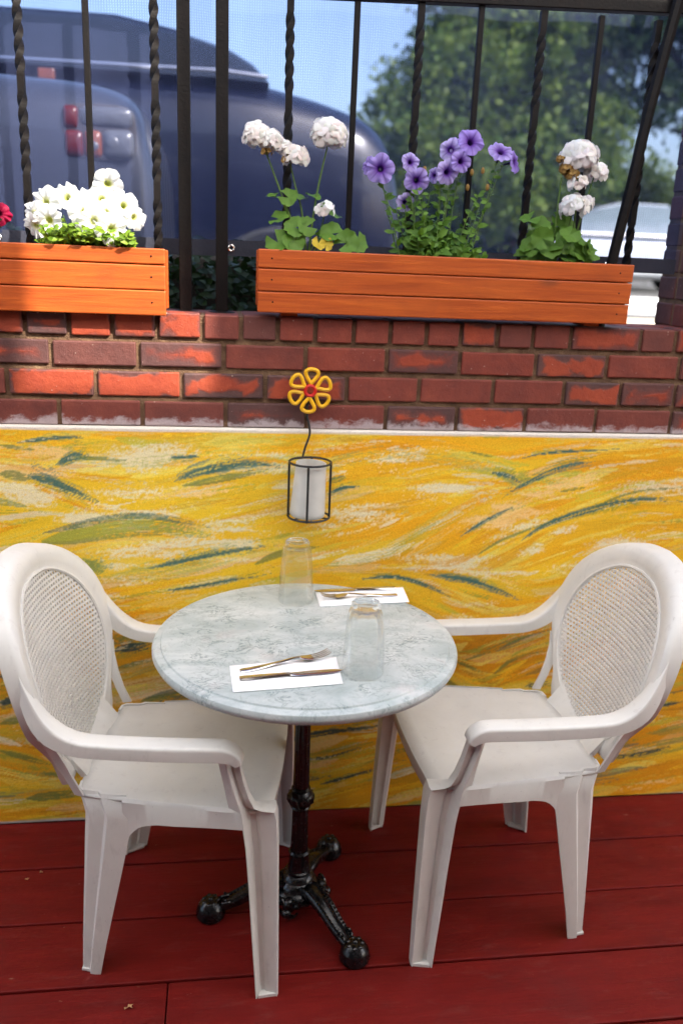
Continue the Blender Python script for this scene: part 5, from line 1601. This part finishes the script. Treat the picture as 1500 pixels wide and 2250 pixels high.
# ================================================================== SMALL LITTER ON THE DECK
def litter(p, L, label, seed):
    r = random.Random(seed); mb = MB(); vs = [(0, 0, .004)]; fs = []
    n_ = 11
    for j in range(n_):
        a = 2 * math.pi * j / n_; R = L * r.uniform(.35, 1.0); vs.append((R * math.cos(a), R * .45 * math.sin(a), .002 + r.uniform(0, .006)))
    for j in range(n_): fs.append((0, 1 + j, 1 + (j + 1) % n_))
    mb.add(vs, fs); o = mb.build('dry_leaf', MAT['dryleaf'], None, False, (*p, .0005)); o.rotation_euler = (0, 0, r.uniform(-.3, .4)); solid(o, .0006)
    tag(o, label, 'leaf', 'dry leaf scraps on the deck'); return o
litter((-.197, -.665), .013, 'pale dry leaf scrap on the front plank before the chair', 1)
litter((-.495, -.250), .007, 'small dry leaf scrap on the deck near the wall', 2)
litter((-.464, -.226), .007, 'dry leaf scrap on the deck closest to the mural', 4)

# ================================================================== BEYOND THE FENCE
hd = MB()
r3 = random.Random(3)
for i in range(5200):
    x = r3.uniform(-1.9, 1.0); yv = r3.uniform(.22, .62); z = BED + r3.random() ** .8 * (.19 + .05 * mnoise.noise(Vector((x * 6, yv * 6, 0))))
    a = r3.uniform(0, 6.28); leaf_quads(hd, (x, yv, z), (math.cos(a), math.sin(a), r3.uniform(-.2, .9)), (r3.uniform(-.7, .7), -1, r3.uniform(-.2, 1)), r3.uniform(.022, .046), r3.uniform(.014, .024), r3.uniform(0, .6))
o = hd.build('ground_cover', MAT['hedge'], None, True, None, kind='stuff'); o['label'] = 'dark low ground cover growing behind the wall'

def tree(name, label, loc, blobs, nleaf, L, mat, trunk_h, seed, lean=(0, 0)):
    r = np.random.RandomState(seed); t = thing(name, label, 'tree', loc, 0, 'trees across the street')
    mb = MB(); path = spline([(0, 0, -.05), (lean[0] * .4, lean[1] * .4, trunk_h * .5), (lean[0], lean[1], trunk_h)], 8)
    mb.tube(path, [.22 - .09 * i / 7 for i in range(8)], 10)
    tk = mb.build('trunk', MAT['bark'], t)
    lb = MB()
    for bxx, byy, bzz, br_ in blobs:
        lb.tube(spline([(lean[0], lean[1], trunk_h * .92), ((lean[0] + bxx) / 2, (lean[1] + byy) / 2, (trunk_h + bzz) / 2 + .2), (bxx, byy, bzz)], 7), [.09 - .011 * i for i in range(7)], 6)
    lb.build('limbs', MAT['bark'], t)
    # clumps of leaf quads on the blobs
    B = np.array(blobs); wgt = B[:, 3] ** 2; wgt /= wgt.sum()
    ncl = nleaf // 26
    bi = r.choice(len(B), ncl, p=wgt)
    d = r.randn(ncl, 3); d /= np.linalg.norm(d, axis=1)[:, None]
    rad_ = B[bi, 3] * (0.35 + 0.68 * r.rand(ncl) ** .55)
    cl = B[bi, :3] + d * rad_[:, None] * np.array((1, 1, .85))
    c = np.repeat(cl, 26, 0) + r.randn(ncl * 26, 3) * np.repeat(.10 + .16 * r.rand(ncl), 26)[:, None]
    n2 = len(c); u = r.randn(n2, 3); u /= np.linalg.norm(u, axis=1)[:, None]; v = np.cross(u, r.randn(n2, 3)); v /= np.linalg.norm(v, axis=1)[:, None]
    s = L * (.6 + .8 * r.rand(n2))[:, None]
    q = np.stack([c - u * s * .5, c + v * s * .28, c + u * s * .5, c - v * s * .28], 1).reshape(-1, 3)
    me = bpy.data.meshes.new('crown'); f = np.arange(n2 * 4).reshape(-1, 4)
    me.from_pydata(q.tolist(), [], f.tolist()); me.materials.append(MAT[mat]); link('crown', me, t)
    return t
tree('broadleaf_tree', 'large green tree rising over the street beyond the bars', (6.2, 18, GZ),
     [(-1.2, 0, 4.2, 1.5), (-2.2, -.3, 2.9, 1.3), (-.2, -.8, 2.2, 1.5), (.6, .2, 4.9, 1.6), (-.6, .3, 5.9, 1.4), (1.4, -.5, 2.9, 1.4), (1.9, 0, 5.6, 1.3), (-2.7, 0, 1.7, .9), (2.2, .4, 4.2, 1.0)], 30000, .17, 'tree', 2.2, 5)
tree('broadleaf_tree', 'dark spreading tree with sky showing between its branches', (10.6, 17, GZ),
     [(-.9, 0, 5.4, 1.1), (.7, .2, 5.0, 1.2), (-1.9, .2, 5.9, 1.1), (0, 0, 6.4, 1.4), (-1.3, 0, 4.1, .6), (1.6, 0, 4.2, 1.0), (.2, .5, 3.6, .6)], 13000, .19, 'tree_dark', 3.2, 6)
tree('bushy_tree', 'yellow green bushy tree behind the parked pale car', (10.4, 20.5, GZ), [(-1.1, 0, 1.9, 1.2), (0.2, 0, 2.3, 1.1), (.9, 0, 1.5, 1.2)], 9000, .18, 'tree', 1.2, 7)
tree('dark_tree', 'deep green shaded tree standing behind the large green tree', (7.4, 23, GZ), [(-1.6, 0, 3.6, 1.9), (1.0, 0, 3.8, 2.0), (-.3, 0, 5.6, 2.0), (-2.8, 0, 1.8, 1.5), (1.6, 0, 1.6, 1.7), (0, 0, 1.4, 1.6), (2.2, 0, 5.8, 1.5)], 24000, .22, 'tree_dark', 2.4, 8)
tl = MB(); r4 = np.random.RandomState(2)
n2 = 26000; c = np.stack([4.0 + 60 * r4.rand(n2) ** 1.3, 34 + 5 * r4.rand(n2), GZ + 3.4 * r4.rand(n2)], 1); c[:, 2] *= (0.85 + .2 * np.sin(c[:, 0] * .9))
u = r4.randn(n2, 3); u /= np.linalg.norm(u, axis=1)[:, None]; v = np.cross(u, r4.randn(n2, 3)); v /= np.linalg.norm(v, axis=1)[:, None]; s = .5 * (.6 + .8 * r4.rand(n2))[:, None]
q = np.stack([c - u * s * .5, c + v * s * .35, c + u * s * .5, c - v * s * .35], 1).reshape(-1, 3)
me = bpy.data.meshes.new('far_woods'); me.from_pydata(q.tolist(), [], np.arange(n2 * 4).reshape(-1, 4).tolist()); me.materials.append(MAT['tree_dark']); o = link('far_woods', me, None, None, None, kind='stuff'); o['label'] = 'far dark woods beyond the street'

# ---- cars
def superring(x, yc, hw, z0, z1, n=24, e=4.0, flat=0.25):
    out = []
    zc, hz = (z0 + z1) / 2, (z1 - z0) / 2
    for k in range(n):
        a = 2 * math.pi * (k + .5) / n; c, s = math.cos(a), math.sin(a)
        out.append((x, yc + hw * math.copysign(abs(c) ** (2 / e), c), zc + hz * math.copysign(abs(s) ** (2 / e), s)))
    return out
def car_wheel(parent, x, y, r, s):
    mb = MB(); mb.loft([[(x + rr * math.cos(a), y + yy * s, GZ + r + rr * math.sin(a)) for a in np.linspace(0, 2 * math.pi, 28, endpoint=False)] for yy, rr in ((.10, r * .7), (.0, r * .72), (-.02, r * .85), (0, r), (.18, r), (.2, r * .8))]); w_ = mb.build('wheel', MAT['tyre'], parent)
    mb = MB(); mb.lathe([(.001, 0), (r * .62, 0), (r * .66, .02)], 24); o = mb.build('rim', MAT['tyre'], w_); o.rotation_euler = (rad(90), 0, 0); o.location = (x, y - .012 if s > 0 else y + .012, GZ + r)
def car(name, label, paint, glass, yc, hw, body, cab, wheels, zb, loc=(0, 0, 0), dirn=1):
    t = thing(name, label, 'car', loc, 0, 'cars parked in the street')
    mb = MB(); mb.loft([superring(x, yc, hw * k, zb, z, 28, 5.0) for x, z, k in spline(body, 40)]); mb.build('body', MAT[paint], t)
    mb = MB(); rings = []
    for x, z, zl in cab:
        h = z - zl; rings.append([(x, yc - hw * .94, zl), (x, yc - hw * (.94 - .28 * h / .42), z - .04), (x, yc - hw * (.85 - .28 * h / .42), z), (x, yc, z + .02), (x, yc + hw * (.85 - .28 * h / .42), z), (x, yc + hw * (.94 - .28 * h / .42), z - .04), (x, yc + hw * .94, zl)])
    mb.loft(rings); mb.build('window', MAT[glass], t)
    mb = MB(); rings = []
    for x, z, zl in cab[1:-1]:
        h = z - zl
        if h < .25: continue
        rings.append([(x, yc - hw * (.945 - .28 * h / .42) - .004, z - .07), (x, yc - hw * (.85 - .28 * h / .42) - .004, z + .010), (x, yc, z + .036), (x, yc + hw * (.85 - .28 * h / .42) + .004, z + .010), (x, yc + hw * (.945 - .28 * h / .42) + .004, z - .07)])
    if len(rings) > 1:
        mb.loft(rings); mb.build('roof', MAT[paint], t)
    for x in wheels:
        for s in (1, -1):
            car_wheel(t, x, yc - s * (hw - .02), .34, s)
    return t
nv = car('dark_blue_car', 'dark navy car parked close behind the fence, bonnet sloping away', 'navy', 'carglass', 4.25, .92,
    [(-3.6, 2.40, .9), (-2.5, 2.52, 1), (-1.0, 2.545, 1), (.0, 2.565, 1), (.42, 2.515, .98), (.75, 2.435, .96), (.90, 2.37, .93), (1.02, 2.24, .88), (1.09, 2.02, .80), (1.115, 1.75, .72)],
    [(-3.0, 2.52, 2.50), (-2.2, 2.80, 2.51), (-1.3, 2.855, 2.52), (-.64, 2.860, 2.52), (-.25, 2.79, 2.52), (.02, 2.715, 2.52), (.17, 2.63, 2.515), (.26, 2.53, 2.51)], (-2.75, .30), 1.36)
mb = MB(); mb.tube([(-3.2, 3.318, 2.50), (-1.2, 3.312, 2.53), (.0, 3.315, 2.545), (.25, 3.33, 2.53)], .010, 6); mb.build('belt_trim', MAT['chrome'], nv)
mb = MB(); mb.box((-1.03, 3.295, 2.435), (-.94, 3.325, 2.492)); o = mb.build('side_lamp', MAT['lens_orange'], nv, False); bevel(o, .008, 2)
for x in (-1.5, -.25):
    mb = MB(); mb.tube([(x, 3.325, 1.70), (x + .02, 3.322, 2.10), (x, 3.34, 2.50)], .006, 5); mb.build('door_seam', MAT['tyre'], nv)
sv = car('grey_car', 'grey car tail with a red and clear lamp cluster close behind the fence', 'silver', 'carglass', 2.52, .76,
    [(-4.2, 2.15, .85), (-3.2, 2.24, 1), (-1.6, 2.265, 1), (-.9, 2.25, 1), (-.55, 2.232, .985), (-.38, 2.17, .95), (-.315, 2.03, .90), (-.285, 1.85, .84), (-.30, 1.60, .80)],
    [(-3.6, 2.27, 2.24), (-3.0, 2.66, 2.25), (-2.1, 2.68, 2.25), (-1.55, 2.28, 2.245)], (-3.5, -1.3), 1.36)
def lens(name, x0, x1, z0, z1, m, d=.016):
    mb = MB(); cx, cz = (x0 + x1) / 2, (z0 + z1) / 2; rings = []
    for t in (1.0, .96, .80, .45, .05):
        rings.append([(cx + (x1 - x0) / 2 * math.copysign(abs(math.cos(a)) ** .45, math.cos(a)) * (.55 + .45 * t) , 1.775 - d * (1 - t) ** .5 - .004, cz + (z1 - z0) / 2 * math.copysign(abs(math.sin(a)) ** .45, math.sin(a)) * (.45 + .55 * t)) for a in np.linspace(0, 2 * math.pi, 28, endpoint=False)])
    mb.loft(rings); return mb.build(name, MAT[m], sv, True)
lens('lamp_housing', -.66, -.36, 1.898, 2.112, 'lens_dark', .006)
lens('lamp_lens', -.652, -.590, 2.012, 2.102, 'lens_red', .020); lens('lamp_lens', -.588, -.372, 2.022, 2.104, 'lens_clear', .020)
lens('lamp_lens', -.650, -.572, 1.905, 2.010, 'lens_red', .022); lens('lamp_lens', -.572, -.498, 1.905, 2.014, 'lens_orange', .022); lens('lamp_lens', -.500, -.368, 1.905, 2.020, 'lens_clear', .024)
for x, z, r_ in ((-.455, 1.965, .030), (-.53, 1.95, .02)):
    mb = MB(); mb.ball((x, 1.752, z), r_, 12, 8, (1, .3, 1)); mb.build('bulb_bowl', MAT['lens_clear'], sv)

pc_ = car('pale_car', 'pale silver car parked across the street seen through the last bars', 'white_car', 'paleglass', 16.9, .88,
    [(6.55, 1.95, .8), (6.8, 2.10, .92), (7.3, 2.19, 1), (8.5, 2.20, 1), (10.2, 2.20, 1), (11.1, 2.12, .95), (11.4, 1.95, .85)],
    [(7.1, 2.20, 2.17), (7.75, 2.70, 2.18), (8.6, 2.89, 2.18), (9.6, 2.88, 2.18), (10.6, 2.24, 2.18)], (7.6, 10.4), 1.30)
mb = MB(); mb.tube([(7.15, 15.985, 2.205), (8.5, 15.98, 2.215), (10.3, 15.985, 2.215)], .022, 6); mb.build('belt_trim', MAT['chrome'], pc_)
dc = car('distant_car', 'distant dark car with red tail lamps under the trees', 'navy', 'carglass', 21, .85,
    [(6.2, 1.95, .85), (6.5, 2.08, .95), (7.4, 2.14, 1), (9.2, 2.14, 1), (9.9, 2.02, .9)], [(6.7, 2.12, 2.08), (7.3, 2.55, 2.10), (8.5, 2.58, 2.10), (9.2, 2.16, 2.10)], (7.0, 9.1), 1.30)
for x in (7.35, 7.85):
    mb = MB(); mb.ball((x, 20.14, 2.03), .06, 10, 6, (1.2, .4, .8)); mb.build('tail_lamp', MAT['lens_red'], dc)
